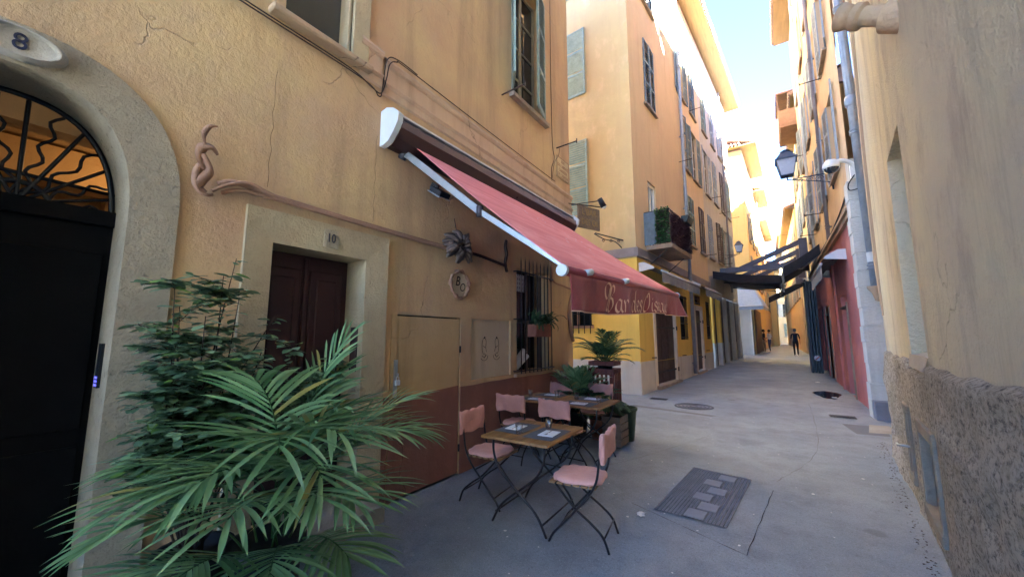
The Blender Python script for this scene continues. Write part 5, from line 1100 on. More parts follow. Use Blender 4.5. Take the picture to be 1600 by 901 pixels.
gp = thing('green_pot', (-2.05, 6.2, 0), 'empty dark green tapered pot behind the crate', 'pot'); mb = MB(); mb.lathe([(0, 0), (.12, 0), (.17, .46), (.185, .46), (.185, .50), (.16, .50), (.155, .46), (0, .44)], (-2.05, 6.2, 0), 24); mb.build('body', M['green_pot'], gp)

# ================================================================= GROUND FURNITURE
cv = thing('telecom_cover', (-.7, 4.6, 0), 'large rectangular studded access cover with plain inlays in the middle of the street', 'manhole cover')
c4 = [Vector((-1.055, 3.90, 0)), Vector((-.45, 3.87, 0)), Vector((-.335, 5.28, 0)), Vector((-.95, 5.37, 0))]
def bil(u, v, z=0): q = (c4[0]*(1-u)+c4[1]*u)*(1-v)+(c4[3]*(1-u)+c4[2]*u)*v; return Vector((q.x, q.y, z))
mb = MB(); mb.add([bil(0, 0, .008), bil(1, 0, .008), bil(1, 1, .008), bil(0, 1, .008)], [(0, 1, 2, 3)]); mb.build('plate', M['grate'], cv)
NU, NV = 20, 44; inl = {}
for k, (u0, v0) in enumerate([(.42, .02), (.52, .17), (.36, .33), (.50, .49), (.36, .65), (.52, .82)]): inl[k] = (u0, u0+.26, v0, v0+.125)
mb = MB()
for i in range(NU):
    for j in range(NV):
        u0, u1, v0, v1 = (i+.16)/NU, (i+.84)/NU, (j+.22)/NV, (j+.78)/NV
        if any(a-.02 < (u0+u1)/2 < b+.02 and c-.01 < (v0+v1)/2 < d+.01 for a, b, c, d in inl.values()): continue
        mb.hexa([bil(u0, v0, .008), bil(u1, v0, .008), bil(u1, v1, .008), bil(u0, v1, .008), bil(u0+.006, v0+.003, .016), bil(u1-.006, v0+.003, .016), bil(u1-.006, v1-.003, .016), bil(u0+.006, v1-.003, .016)])
o = mb.build('studs', M['cover'], cv, fix=False); o['kind'] = 'stuff'
for a, b, c, d in inl.values(): mb = MB(); mb.hexa([bil(a, c, .009), bil(b, c, .009), bil(b, d, .009), bil(a, d, .009), bil(a, c, .017), bil(b, c, .017), bil(b, d, .017), bil(a, d, .017)]); mb.build('inlay', M['inlay'], cv)
mb = MB(); pts = [(-1.27, 3.92), (-.29, 3.49), (-.12, 5.20)]; pts = [gpt(pts[k//12][0]+(pts[k//12+1][0]-pts[k//12][0])*(k%12)/12+.004*math.sin(k*2.3), pts[k//12][1]+(pts[k//12+1][1]-pts[k//12][1])*(k%12)/12, .0075) for k in range(24)]
vs = []
for i, q in enumerate(pts): w_ = .0022+.0012*math.sin(i*1.9); n2 = Vector((.4, .9, 0)) if i < 12 else Vector((1, 0, 0)); vs += [q-n2*w_, q+n2*w_]
mb.add(vs, [(2*i, 2*i+1, 2*i+3, 2*i+2) for i in range(len(pts)-1)]); o = mb.build('street_joint', M['soil']); tag(o, kind='structure')
rc = thing('round_manhole', (-1.68, 9.95, 0), 'round manhole cover further up the street', 'manhole cover')
mb = MB(); mb.lathe([(0, .008), (.36, .008), (.375, .004)], (-1.68, 9.95, 0), 36); mb.build('cover', M['cover'], rc); mb = MB()
for r in (.08, .16, .24, .32): mb.lathe([(r-.015, .008), (r-.012, .014), (r+.012, .014), (r+.015, .008)], (-1.68, 9.95, 0), 36)
mb.lathe([(.375, .004), (.38, .012), (.41, .012), (.415, .0)], (-1.68, 9.95, 0), 36); mb.build('ring', M['grate'], rc)
for x, y, w_, d_, rz, lb in ((-2.62, 10.62, .42, .30, .05, 'dark rectangular grate by the corner of the yellow wall'), (1.0, 10.35, .42, .30, -.1, 'dark rectangular grate in front of the stone pier')):
    t = thing('drain_grate', (x, y, 0), lb, 'grate'); mb = MB(); mb.add([(x-w_/2, y-d_/2, .007), (x+w_/2, y-d_/2, .007), (x+w_/2, y+d_/2, .007), (x-w_/2, y+d_/2, .007)], [(0, 1, 2, 3)]); mb.build('plate', M['black_iron'], t)
    mb = MB(); [mb.box(x-w_/2+.02+i*w_/9, x-w_/2+.035+i*w_/9, y-d_/2+.02, y+d_/2-.02, .008, .016) for i in range(9)]; mb.build('bars', M['grate'], t)
RL = random.Random(4)
for k, (x, y, sc, lb) in enumerate([(-1.12, 3.72, 1, 'white slip of paper on the ground behind the nearest chair'), (1.15, 13.1, 1.6, 'crumpled paper at the edge of the puddle'), (1.05, 16.5, 1.5, 'crumpled white litter below the red wall')]):
    mb = MB(); mb.grid(lambda u, v: Vector((x+(u-.5)*.07*sc+.01*math.sin(v*7), y+(v-.5)*.10*sc, gz(y)+.006+.012*sc*abs(math.sin(u*5+k)*math.cos(v*4+k)))), 6, 6); o = mb.build('paper_litter', M['paper'], None, gpt(x, y)); tag(o, lb, 'litter')
mb = MB(); RL = random.Random(9)
for k in range(120):
    x = RL.uniform(-2.6, 1.0); y = RL.uniform(1.6, 9.5)
    if x > .75+.09*(y-4): continue
    r = RL.uniform(.004, .011)*(1.6 if k % 9 == 0 else 1); mb.add([(x+r*math.cos(a)*RL.uniform(.7, 1.3), y+r*math.sin(a)*RL.uniform(.7, 1.3), .0035) for a in [i*1.05 for i in range(6)]], [(0, 1, 2, 3, 4, 5)])
o = mb.build('ground_specks', M['paper'], None, (0, 4, 0)); tag(o, 'small pale specks and crumbs scattered over the asphalt', 'debris', kind='stuff')
mb = MB()
for k in range(260):   # leaf and dust litter in the angle of the right wall
    s = RL.uniform(-2, 4.2); o_ = .06+abs(RL.gauss(0, .05)); q = N.p(s, .006, o_+.04); r = RL.uniform(.004, .013); a0 = RL.random()*6; mb.add([q+Vector((r*math.cos(a0+a), r*math.sin(a0+a)*.6, .004*math.sin(a*2))) for a in [i*1.26 for i in range(5)]], [(0, 1, 2, 3, 4)])
o = mb.build('gutter_debris', M['twig'], None, N.p(0, 0, 0)); tag(o, 'brown grit and leaf scraps gathered along the foot of the right wall', 'debris', kind='stuff')
# ================================================================= BALCONY with hedge panels
bal = thing('balcony', C.p(1.7, 4.18, .35), 'small stone balcony screened with green hedge and dried purple hedge panels', 'balcony')
B0, B1, BO = .78, 2.85, .74
mb = MB(); mb.pb(C, B0-.1, B1+.08, 4.19, 4.33, .062, BO+.08); mb.build('slab', M['sill'], bal, bevel=.02, seg=2)
for s in (B0+.1, B1-.15): mb = MB(); mb.tube([C.p(s, 3.75, .06), C.p(s, 4.2, .62)], .016, 6); mb.build('strut', M['greysteel'], bal)
mb = MB()
for z in (4.42, 5.40): mb.tube([C.p(B0, z, 0), C.p(B0, z, BO), C.p(B1, z, BO), C.p(B1, z, 0)], .016, 5)
for i in range(14): s = B0+(B1-B0)*i/13; mb.tube([C.p(s, 4.33, BO), C.p(s, 5.4, BO)], .009, 4)
for i in range(6): o_ = BO*i/5; mb.tube([C.p(B0, 4.33, o_), C.p(B0, 5.4, o_)], .009, 4)
mb.build('railing', M['black_iron'], bal)
mb = MB(); [mb.pb(C, B0-.035, B0-.02, 4.36, 5.38, .0+.12*i, .115+.12*i) for i in range(3)]; mb.build('screen', M['sh_blue'], bal)
RH = random.Random(31)
def hedge(P0, du, wd, dn, z0, z1, k, m, name):
    mb = MB(); T0 = MB()
    for i in range(k):
        u = RH.random()*wd; z = RH.uniform(z0, z1); q = P0+du*u+dn*RH.uniform(.0, .07)+Vector((0, 0, z)); az = RH.uniform(-1.1, 1.1); v = (dn*math.cos(az)+du*math.sin(az)+Vector((0, 0, RH.uniform(-.6, .6)))).normalized(); sd = v.cross(Vector((0, 0, 1))).normalized()
        leafshape(mb, q, v, sd, RH.uniform(.05, .08), .045)
    return mb.build(name, m, bal, fix=False)
hedge(C.p(B0, 0, .36)+C.d*-.03, C.n, .40, -C.d, 4.36, 5.44, 900, M['hedge_green'], 'hedge_panel')
hedge(C.p(B0, 0, BO)+C.n*.02, C.d, B1-B0, C.n, 4.34, 5.32, 2600, M['hedge_purple'], 'dried_hedge_panel')
mb = MB(); mb.pb(C, B0, B1, 4.36, 5.28, BO+.012, BO+.02); mb.pb(C, B0-.018, B0-.01, 4.36, 5.38, .36, BO); mb.build('backing', M['hedge_purple'], bal)
bp = thing('hanging_planter', C.p(2.3, 5.35, BO+.15), 'grey planter box hooked over the balcony railing', 'planter')
mb = MB(); a = [(2.0, 5.24, BO+.05), (2.62, 5.24, BO+.05), (2.62, 5.24, BO+.2), (2.0, 5.24, BO+.2), (1.96, 5.46, BO+.03), (2.66, 5.46, BO+.03), (2.66, 5.46, BO+.26), (1.96, 5.46, BO+.26)]; mb.hexa([C.p(*q) for q in a]); mb.build('box', M['dkgreen'], bp, bevel=.01)
mb = MB(); mb.pb(C, 2.0, 2.6, 5.462, 5.47, BO+.05, BO+.24); mb.build('soil', M['soil'], bp)
# pipes
pipe(C, 5.42, .2, 16.9, .13, .065, 'grey drainpipe on the peach street front', joints=3.1)
pipe(C, 15.0, 4.2, 16.9, .10, .05, 'thin drainpipe at the far end of the grey front', joints=3.2, m=M['bandgrey'])
dp = pipe(Plane((1.52, 10.42), 90, 1), .22, 2.62, 16.8, 0, .085, 'thick zinc drainpipe standing on a stone bracket above the whitewashed pier', lean=-.012, joints=2.9)
mb = MB(); mb.lathe([(.0, -.30), (.05, -.28), (.09, -.12), (.15, -.04), (.16, .0), (.0, .02)], (1.75, 10.42, 2.60), 14); o = mb.build('stone_bracket', M['moulding'], None, (1.75, 10.42, 2.5)); tag(o, 'rounded stone bracket under the foot of the thick zinc drainpipe', 'bracket')
mb = MB(); mb.lathe([(.083, -.12), (.105, -.10), (.12, 0), (.105, .10), (.083, .12)], (1.52+.22-.012*4.2, 10.42, 6.6), 16); mb.build('joint_bulb', M['zinc'], dp)
mb = MB(); mb.lathe([(.088, 0), (.0885, .2)], (1.52+.22-.012*.65, 10.42, 3.1), 16); mb.build('sticker', M['bluebase'], dp)
pipe(RP, 3.55, 4.45, 16.2, .10, .05, 'cream downpipe between the orange upper windows', m=M['bandgrey'], joints=2.7)
pipe(RP, 8.1, 4.45, 16.2, .10, .05, 'pale downpipe near the end of the orange front', m=M['bluebase'], joints=2.7)
# carved cornice block high on the right building
s0_, z0_ = N.at(1402, 34); q = N.p(s0_, z0_, -.10); e_ = N.p(s0_+.10, z0_+.26, .27); mb = MB()
ax = e_-q
for (f0, r0), (f1, r1) in zip([(.0, .115), (.38, .115), (.40, .08), (.50, .07), (.70, .07), (.74, .095), (.84, .095), (.86, .075)], [(.38, .115), (.40, .08), (.50, .07), (.70, .07), (.74, .095), (.84, .095), (.86, .075), (1.05, .10)]):
    mb.tube([q+ax*f0, q+ax*f1], [r0, r1], 28, cap=(f1 > 1))
o = mb.build('carved_corbel', M['moulding'], None, q, fix=False); tag(o, 'weathered ringed stone spout jutting from the top of the near right wall', 'corbel')
# ================================================================= closed shop awnings
def shopawn(P, s0, s1, z, label, proj=.62, drop=.26, sgn=1, canv=None, slope=.3):
    t = thing('shop_awning', P.p((s0+s1)/2, z, 0), label, 'awning'); e = .05
    for s in (s0, s1-e):
        mb = MB(); pr_ = [(0, z+.16), (.16, z+.17), (.42, z+.02), (.44, z-.04), (.30, z-.06), (.0, z-.10)]; k = len(pr_)
        mb.add([P.p(s, b, a) for a, b in pr_]+[P.p(s+e, b, a) for a, b in pr_], [tuple(range(k)), tuple(range(k, 2*k))[::-1]]+[(i, (i+1) % k, k+(i+1) % k, k+i) for i in range(k)]); mb.build('end_cap', M['white_metal'], t)
    mb = MB(); mb.add([P.p(s0+e, z+.13, 0), P.p(s1-e, z+.13, 0), P.p(s1-e, z+.14, .15), P.p(s0+e, z+.14, .15), P.p(s1-e, z-.01, .42), P.p(s0+e, z-.01, .42)], [(0, 1, 2, 3), (3, 2, 4, 5)]); mb.build('cassette', M['brown_metal'], t, fix=False)
    mb = MB(); zf_ = z-slope; mb.grid(lambda u, v: P.p(s0+.1+(s1-s0-.2)*u, z-.03+(zf_+.03-z)*v, .2+(proj-.2)*v), 10, 3); mb.build('canopy', canv or M['darkcanvas'], t, fix=False)
    mb = MB(); mb.tube([P.p(s0+.08, zf_, proj), P.p(s1-.08, zf_, proj)], .032, 10); mb.build('front_bar', M['white_metal'], t)
    mb = MB(); mb.grid(lambda u, v: P.p(s0+.1+(s1-s0-.2)*u, zf_-.02-v*drop*(1+.04*math.sin(u*40)), proj+.015*math.sin(u*55)*v), 60, 3); mb.build('valance', M['greycanvas'], t, fix=False); return t
shopawn(C, .15, 4.75, 3.58, 'first folded grey awning under the stone balcony, over the brown doors', .62, .30, slope=.12)
shopawn(C, 5.6, 8.95, 3.66, 'second folded grey awning, nearer the dark street canopy', .6, .30, slope=.14)
shopawn(RP, 1.55, 5.2, 3.62, 'steep folded black awning with a white end cap on the red wall', .5, .35, slope=.16)
# ================================================================= street canopies
sc = thing('street_canopy', (.0, 23, 4.3), 'black fabric canopy reaching out from the left side across the street', 'canopy')
def canopy(t, A, B, y0, y1, drop, m, nm='canvas', sag=.08):
    mb = MB(); mb.grid(lambda u, v: Vector((A[0]+(B[0]-A[0])*u, y0+(y1-y0)*v, A[1]+(B[1]-A[1])*u-sag*math.sin(math.pi*u)+.05*math.sin(v*9)*u)), 12, 14); o = mb.build(nm, m, t, fix=False)
    sf = o.modifiers.new('solid', 'SOLIDIFY'); sf.thickness = .01
    mb = MB(); mb.grid(lambda u, v: Vector((B[0]+.03*math.sin(u*14)*v, y0+(y1-y0)*u, B[1]-drop*v+.05*math.sin(u*9))), 30, 3); mb.build('valance', m, o, fix=False)
    mb = MB(); mb.grid(lambda u, v: Vector((A[0]+(B[0]-A[0])*u, y0-.01+.02*math.sin(u*20)*v, A[1]+(B[1]-A[1])*u-sag*math.sin(math.pi*u)-(drop*.75)*v)), 30, 3); mb.build('side_valance', m, o, fix=False)
canopy(sc, (-2.3, 4.75), (.40, 4.32), 20.6, 27, .5, M['darkcanvas'])
mb = MB(); [mb.tube([(-2.3, y, 4.62), (.35, y, 4.2)], .035, 6) for y in (21.5, 24.2, 26.8)]; mb.tube([(.38, 21.2, 4.3), (.38, 27, 4.3)], .045, 8); mb.build('frame', M['greysteel'], sc)
mb = MB(); mb.tube([(.36, 21.3, 4.32), (.46, 21.3, 3.62)], .03, 6); mb.build('hanging_bar', M['white_metal'], sc)
s2 = thing('street_canopy', (1.0, 23, 4.3), 'black fabric canopy sloping down from the right wall over the street', 'canopy')
canopy(s2, (1.55, 4.95), (.42, 4.22), 17.6, 24, .5, M['darkcanvas'], sag=.05)
mb = MB(); mb.tube([(1.5, 17.7, 4.55), (1.0, 18.0, 4.15), (.45, 17.7, 4.15)], .03, 6); mb.tube([(.42, 17.6, 4.2), (.42, 24, 4.2)], .035, 6); mb.build('frame', M['alu'], s2)
s3 = thing('street_canopy', (.9, 29, 4.0), 'lower black awning tilted towards the middle of the street further on', 'canopy')
canopy(s3, (1.7, 5.0), (-.2, 4.0), 28.5, 32, .45, M['darkcanvas'], sag=.03); mb = MB(); mb.tube([(-.2, 28.5, 4.0), (1.7, 28.5, 5.0)], .03, 6); mb.build('frame', M['greysteel'], s3)
ft = thing('canopy_frame', (0, 23, 5), 'grey steel frame of three sloping beams on a tall post above the black canopies', 'frame')
mb = MB()
def beam(mb, a, b, w_, h_):
    a, b = Vector(a), Vector(b); d = (b-a).normalized(); s_ = d.cross(Vector((0, 0, 1))).normalized(); u_ = s_.cross(d)
    mb.hexa([a-s_*w_-u_*h_, b-s_*w_-u_*h_, b+s_*w_-u_*h_, a+s_*w_-u_*h_, a-s_*w_+u_*h_, b-s_*w_+u_*h_, b+s_*w_+u_*h_, a+s_*w_+u_*h_])
for y in (22, 24.6, 27.2): mb = MB(); beam(mb, (1.25, y, 6.0), (-1.95, y, 4.65), .05, .11); mb.build('beam', M['greysteel'], ft)
mb = MB(); beam(mb, (-2.1, 21.8, 4.9), (1.2, 21.8, 4.9), .06, .12); mb.build('tie_beam', M['greysteel'], ft)
for y in (22, 24.6, 27.2): mb = MB(); mb.box(1.18, 1.5, y-.08, y+.08, 4.6, 6.15); mb.build('post', M['greysteel'], ft, bevel=.01)
# tall green panel with sticker, open shopfront
gp_ = thing('folded_shop_panel', (1.3, 20, .2), 'tall dark green folded shop panel with a round sticker near its foot', 'panel')
mb = MB(); [mb.box(1.12+.1*i, 1.20+.1*i, 19.9+.05*(i % 2), 20.6, gz(20), 3.8) for i in range(4)]; mb.box(1.1, 1.5, 19.88, 20.62, 3.8, 3.9); mb.build('panel', M['dkgreen'], gp_, bevel=.01)
mb = MB(); mb.lathe([(0, 0), (.11, 0), (.11, .006), (0, .006)], (1.33, 19.89, .75), 20, Matrix.Rotation(R_(90), 3, 'X')); mb.build('sticker', M['white_metal'], gp_)
mb = MB(); beam(mb, (1.26, 19.875, .68), (1.40, 19.875, .82), .003, .022); mb.build('sticker_mark', M['pink_wall'], gp_)
# kiosk front with blue awning
kk = thing('blue_awning', (-1.6, 31.2, 4.4), 'pale blue canvas awning wrapped round the shop corner on the left', 'awning')
mb = MB(); mb.add([Vector(q) for q in ((-2.9, 32.4, 5.6), (-1.3, 32.4, 5.6), (-.55, 31, 3.7), (-2.9, 31, 3.7), (-1.12, 34.5, 5.5), (-.3, 34.5, 3.75), (-2.9, 31, 3.45), (-.55, 31, 3.45), (-.3, 34.5, 3.5))], [(0, 1, 2, 3), (1, 4, 5, 2), (3, 2, 7, 6), (2, 5, 8, 7)]); mb.build('canvas', M['bluecanvas'], kk, fix=False)
mb = MB(); mb.tube([(-2.9, 30.99, 3.7), (-.55, 30.99, 3.7), (-.3, 34.5, 3.75)], .03, 6); mb.build('front_bar', M['white_metal'], kk)
sb = thing('shop_booth', (-1.7, 31.4, .36), 'white panelled shop booth with brown shutters beneath the pale blue awning', 'booth')
mb = MB(); mb.box(-2.6, -1.32, 31.5, 32.4, gz(31), 3.6); mb.build('body', M['bluebase'], sb); mb = MB(); mb.box(-1.36, -1.28, 31.42, 31.5, gz(31), 3.6); mb.build('corner_post', M['white'], sb)
mb = MB(); [mb.box(-1.3, -1.26, 31.55+i*.3, 31.82+i*.3, gz(31)+.05, 3.4) for i in range(3)]; mb.build('shutter', M['sh_brown'], sb)
mb = MB(); [mb.pb(Y2, .1+i*.8, .8+i*.8, .4, 3.6, .02, .06) for i in range(7)]; mb.build('shop_shutter', M['sh_brown'], yel)
# ================================================================= lanterns and camera
def lantern(c, sc_, label, wallp, m1=None):
    t = thing('street_lamp', wallp, label, 'lamp'); m1 = m1 or M['slate']; c = Vector(c); w0, w1, h = .13*sc_, .20*sc_, .38*sc_
    def ring(mb, r0, z0, r1, z1, n_=4): mb.tube([c+Vector((0, 0, z0)), c+Vector((0, 0, z1))], [r0, r1], n_, smooth=False)
    mb = MB(); ring(mb, w0*1.35, 0, w1*1.35, h); mb.build('glass', M['lampglass'], t)
    mb = MB(); ring(mb, w1*1.62, h, w1*1.62, h+.03*sc_); ring(mb, w1*1.5, h+.03*sc_, w1*.75, h+.20*sc_); ring(mb, w1*.55, h+.20*sc_, w1*.5, h+.25*sc_, 8); ring(mb, w1*.62, h+.25*sc_, w1*.1, h+.31*sc_, 8); mb.build('hood', m1, t)
    mb = MB()
    for sx in (-1, 1):
        for sy_ in (-1, 1): mb.tube([c+Vector((sx*w0, sy_*w0, 0)), c+Vector((sx*w1, sy_*w1, h))], .011*sc_, 4)
    ring(mb, w0*1.4, -.02*sc_, w0*1.4, .0); mb.tube([c, c+Vector((0, 0, -.12*sc_))], .02*sc_, 6); mb.build('cage', m1, t)
    a = c+Vector((0, 0, -.12*sc_)); b = Vector(wallp); mb = MB(); mb.tube([a, Vector((b.x, b.y, a.z))], .014*sc_, 6)
    mb.tube(catmull([a+(b-a)*.06, a.lerp(Vector((b.x, b.y, a.z-.18*sc_)), .5)+Vector((0, 0, -.02)), Vector((b.x, b.y, a.z-.24*sc_))], 8), .012*sc_, 6)
    L0 = Vector((b.x, b.y, a.z))-a; ln = L0.length; dd = L0.normalized()
    for f, r in ((.3, .05), (.5, .07), (.72, .09)):
        q = a+L0*f+Vector((0, 0, -.09*sc_*(.4+f))); mb.tube([q+dd*(r*sc_*(1-k/22)*math.cos(k*.55))+Vector((0, 0, r*sc_*(1-k/22)*math.sin(k*.55))) for k in range(18)], .007*sc_, 5)
    mb.tube([Vector((b.x, b.y, a.z+.22*sc_)), Vector((b.x, b.y, a.z-.42*sc_))], .018*sc_, 6); mb.build('bracket', m1, t); return t
lantern((.60, 13.2, 6.2), 1.15, 'slate blue square lantern on a scrolled iron bracket high on the right', (1.58, 13.2, 6.1))
wl = C.p(13.8, 6.2, .02); lantern((wl.x+.75, wl.y, 6.35), .95, 'small lantern on a scrolled bracket on the grey building at the left', (wl.x, wl.y, 6.25), M['greysteel'])
q = CS.p(.75, 4.45, .02); t = thing('iron_bracket', q, 'ornate black iron scroll bracket on the peach wall above the red awning', 'bracket')
mb = MB(); mb.tube([CS.p(.35, 4.42, .05), CS.p(1.0, 4.62, .6)], .018, 6); mb.tube(catmull([CS.p(.4, 4.2, .05), CS.p(.55, 4.38, .2), CS.p(.8, 4.45, .4), CS.p(1.02, 4.6, .62)], 6), .014, 6)
for k0 in (.45, .65, .85): mb.tube([CS.p(k0+.05*math.cos(a*.6)*(1-a/20), 4.38+.1*(k0-.4)+.05*math.sin(a*.6)*(1-a/20), .15+.4*(k0-.4)) for a in range(15)], .009, 5)
mb.build('scroll', M['black_iron'], t)
cc = thing('security_camera', (1.72, 10.5, 5.3), 'white dome security camera on a curved arm beside the thick drainpipe', 'camera')
mb = MB(); mb.tube(catmull([(1.66, 10.55, 5.05), (1.6, 10.5, 5.24), (1.45, 10.42, 5.33), (1.3, 10.36, 5.30)], 6), .045, 10); mb.box(1.56, 1.80, 10.5, 10.6, 4.95, 5.25); mb.build('arm', M['white'], cc)
mb = MB(); mb.lathe([(0, .12), (.09, .11), (.14, .05), (.155, -.02), (.15, -.06), (0, -.06)], (1.24, 10.34, 5.24), 20); mb.build('housing', M['white'], cc); mb = MB(); mb.lathe([(.13, -.062), (.12, -.11), (.07, -.16), (0, -.175)], (1.24, 10.34, 5.24), 20); mb.build('dome', M['pane'], cc)
mb = MB(); mb.tube(catmull([(1.62, 10.5, 5.0), (1.50, 10.45, 4.8), (1.52, 10.5, 4.68), (1.7, 10.5, 4.7)], 6), .012, 6); mb.tube(catmull([(1.57, 11.1, 4.9), (1.57, 12.5, 4.72), (1.57, 15, 4.62), (1.57, 19, 4.7)], 6), .02, 5); o = mb.build('cable', M['black_iron'], None, (1.6, 10.5, 4.8)); tag(o, 'black cable loop under the dome camera running along the orange wall', 'cable')
STL = ['iron washing stay just left of the grey drainpipe on the peach front', 'highest washing stay on the peach front', 'low washing stay near the far end of the peach front', 'washing stay under the first middle window of the grey front', 'washing stay under the second middle window of the grey front', 'low washing stay beneath the open shutters of the grey front', 'washing stay at the far end of the grey front', 'upper washing stay nearest the lantern on the orange front', 'low washing stay right above the orange building cornice', 'low washing stay far along the orange front', 'upper washing stay far along the orange front']
# thin iron rods sticking out of the facades (washing line stays)
for i, (P, s, z) in enumerate([(C, 5.2, 8.7), (C, 7.4, 12.0), (C, 8.8, 5.4), (C, 11.2, 8.9), (C, 13.3, 8.6), (C, 13.0, 5.6), (C, 16.9, 9.2), (RP, 2.6, 9.0), (RP, 5.2, 5.7), (RP, 8.0, 5.6), (RP, 8.2, 9.0)]):
    iron_rod(P, s, z, .5, STL[i])['group'] = 'iron stays on the facades'
# iron lattice/terrace of the tall right building
tr = thing('roof_terrace', (1.2, 24, 12.6), 'red awninged terrace box jutting from the right hand building near the roof', 'terrace')
mb = MB(); mb.box(.95, 1.72, 23, 25.5, 12.2, 12.35); mb.box(.92, .98, 23, 25.5, 12.35, 13.3); mb.box(.9, 1.7, 22.98, 23.03, 12.35, 13.1); mb.build('box', M['rope'], tr); mb = MB(); mb.box(.85, 1.72, 22.9, 25.6, 13.95, 14.05); mb.box(.88, .93, 22.95, 23.0, 13.1, 13.95); mb.build('roof', M['tile'], tr)
mb = MB(); mb.tube([(-1.2, 36, 9.6), (1.7, 36, 9.4)], .012, 4); o = mb.build('overhead_cable', M['black_iron'], None, (0, 36, 9.5)); tag(o, 'thin cable strung across the street high in the distance', 'cable')

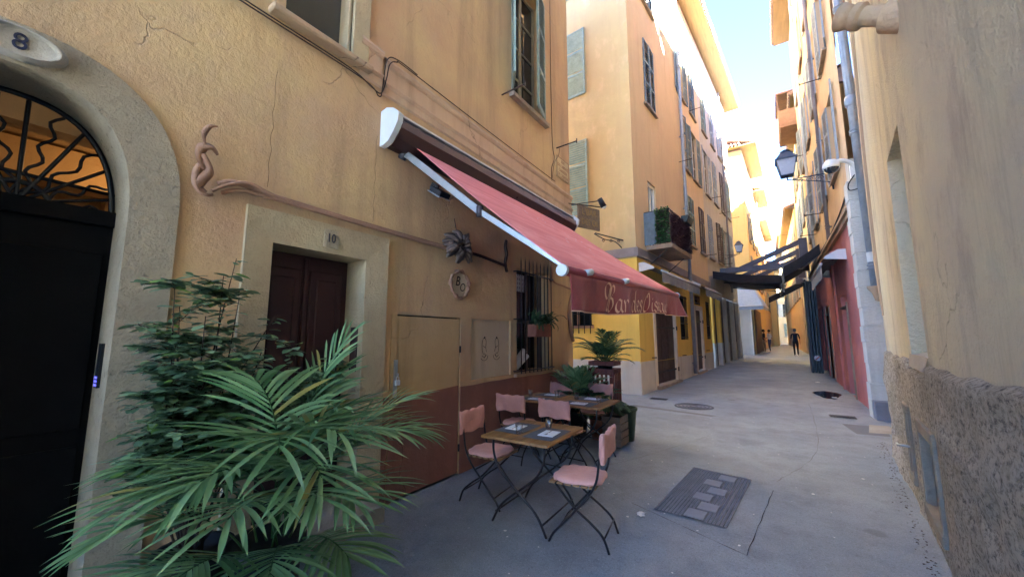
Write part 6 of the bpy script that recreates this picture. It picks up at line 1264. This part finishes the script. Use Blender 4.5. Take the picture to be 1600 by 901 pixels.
# ================================================================= PEOPLE
M['shirt_dark'] = cloth('dark_navy_shirt', '#1c2230', '#161a26'); M['trouser_dark'] = cloth('black_trousers', '#14151a', '#0f1014'); M['shirt_white'] = cloth('white_blouse', '#c8c9cc', '#b9babf'); M['jeans'] = cloth('blue_jeans', '#3a4c6c', '#31415e'); M['beige'] = cloth('beige_trousers', '#8d8274', '#7c7264')
M['hair'] = paint('grey_hair', '#5a544c', .2, .8); M['hair_dark'] = paint('dark_hair', '#1e1713', .2, .7)
def person(loc, rz, h, top, bottom, hair, label, stride=.12, arms=0.0, sleeve=.62, grp=None, shoe=None):
    J = {}; v = []; r = []
    def ad(n_, p, rad): J[n_] = len(v); v.append(Vector(p)*(h/1.75)); r.append((rad[0]*h/1.75, rad[1]*h/1.75)); return n_
    ad('pel', (0, 0, .95), (.145, .105)); ad('waist', (0, 0, 1.10), (.125, .095)); ad('chest', (0, .0, 1.30), (.155, .105)); ad('shd', (0, -.005, 1.43), (.10, .075)); ad('neck', (0, .0, 1.50), (.05, .05)); ad('head0', (0, .015, 1.60), (.075, .085)); ad('head1', (0, .01, 1.69), (.078, .092)); ad('crown', (0, .0, 1.745), (.045, .05))
    E = [('pel', 'waist'), ('waist', 'chest'), ('chest', 'shd'), ('shd', 'neck'), ('neck', 'head0'), ('head0', 'head1'), ('head1', 'crown')]
    for s, n_ in ((-1, 'l'), (1, 'r')):
        st = stride*s
        ad('hip'+n_, (s*.09, 0, .88), (.09, .095)); ad('knee'+n_, (s*.10, st*.6+.03, .50), (.058, .062)); ad('ank'+n_, (s*.10, st-.02, .10), (.04, .042)); ad('heel'+n_, (s*.105, st, .045), (.04, .042)); ad('toe'+n_, (s*.12, st+.16, .03), (.038, .028))
        ad('sho'+n_, (s*.185, 0, 1.41), (.058, .055)); ad('elb'+n_, (s*(.225), -st*.5-.02, 1.13), (.042, .042)); ad('wri'+n_, (s*.235, -st*.8+.06+arms, .90+arms), (.028, .026)); ad('pal'+n_, (s*.235, -st*.8+.09+arms, .83+arms), (.018, .036))
        E += [('pel', 'hip'+n_), ('hip'+n_, 'knee'+n_), ('knee'+n_, 'ank'+n_), ('ank'+n_, 'heel'+n_), ('heel'+n_, 'toe'+n_), ('shd', 'sho'+n_), ('sho'+n_, 'elb'+n_), ('elb'+n_, 'wri'+n_), ('wri'+n_, 'pal'+n_)]
        for k in range(4):
            a = ad('f%d' % k+n_, (s*.235, -st*.8+.12+arms-.022*k, .78+arms), (.010, .010)); b = ad('g%d' % k+n_, (s*.23, -st*.8+.125+arms-.022*k, .735+arms+.008*abs(k-1)), (.008, .008)); E += [('pal'+n_, a), (a, b)]
        a = ad('th'+n_, (s*.218, -st*.8+.145+arms, .83+arms), (.010, .010)); b = ad('ti'+n_, (s*.213, -st*.8+.16+arms, .80+arms), (.008, .008)); E += [('pal'+n_, a), (a, b)]
    me = bpy.data.meshes.new('p'); me.from_pydata(v, [(J[a], J[b]) for a, b in E], []); ob = bpy.data.objects.new('p', me); COL.objects.link(ob)
    md = ob.modifiers.new('skin', 'SKIN'); md.use_smooth_shade = True
    for i, q in enumerate(me.skin_vertices[0].data): q.radius = r[i]; q.use_root = (i == 0)
    sb_ = ob.modifiers.new('sub', 'SUBSURF'); sb_.levels = 1; sb_.render_levels = 1
    bpy.context.view_layer.update(); m2 = bpy.data.meshes.new_from_object(ob.evaluated_get(bpy.context.evaluated_depsgraph_get())); bpy.data.objects.remove(ob)
    m2.materials.clear(); [m2.materials.append(x) for x in (M['skin'], top, bottom, shoe or M['white'])]; k = 1.75/h
    for p in m2.polygons:
        c = p.center*k; p.use_smooth = True
        if c.z > 1.475: p.material_index = 0
        elif c.z < .085: p.material_index = 3
        elif abs(c.x) > .185 and c.z < (1.12 if sleeve > .5 else .92): p.material_index = 0
        elif c.z > .97 or abs(c.x) > .2: p.material_index = 1
        else: p.material_index = 2
    o = bpy.data.objects.new('person', m2); COL.objects.link(o); put(o, loc, R_(rz)); tag(o, label, 'person', grp); OFF[o.name] = Vector((0, 0, 0))
    mb = MB(); f = h/1.75
    mb.lathe([(.0, .115), (.05, .105), (.08, .07), (.094, .02), (.088, -.05), (.07, -.07)], (0, -.012*f, 1.665*f), 14, Matrix.Diagonal((f*.95, f*1.12, f))); hh = mb.build('hair', hair, o)
    mb = MB(); mb.tube([(0, .09*f, 1.655*f), (0, .115*f, 1.63*f)], [.010, .016], 6); [mb.lathe([(0, -.012), (.011, 0), (0, .012)], (sx*.032*f, .092*f, 1.665*f), 8) for sx in (-1, 1)]; [mb.lathe([(0, -.02), (.012, 0), (0, .02)], (sx*.088*f, .0, 1.64*f), 8) for sx in (-1, 1)]; mb.tube([(-.022*f, .095*f, 1.595*f), (.022*f, .095*f, 1.595*f)], .005, 5)
    mb.build('face', M['skin'], o); return o
person((1.05, 31.5, gz(31.5)), 3, 1.75, M['shirt_dark'], M['trouser_dark'], M['hair'], 'man in dark t-shirt and black trousers walking away up the street', .14)
person((-.42, 36.2, gz(36.2)), 60, 1.70, M['shirt_white'], M['jeans'], M['hair_dark'], 'person in white top and blue jeans standing on the left in the distance', .06, .12)
person((-.75, 35.2, gz(35.2)), -80, 1.72, M['shirt_dark'], M['beige'], M['hair_dark'], 'person in black top and beige trousers leaning by the brown shop shutters', .05, .05)
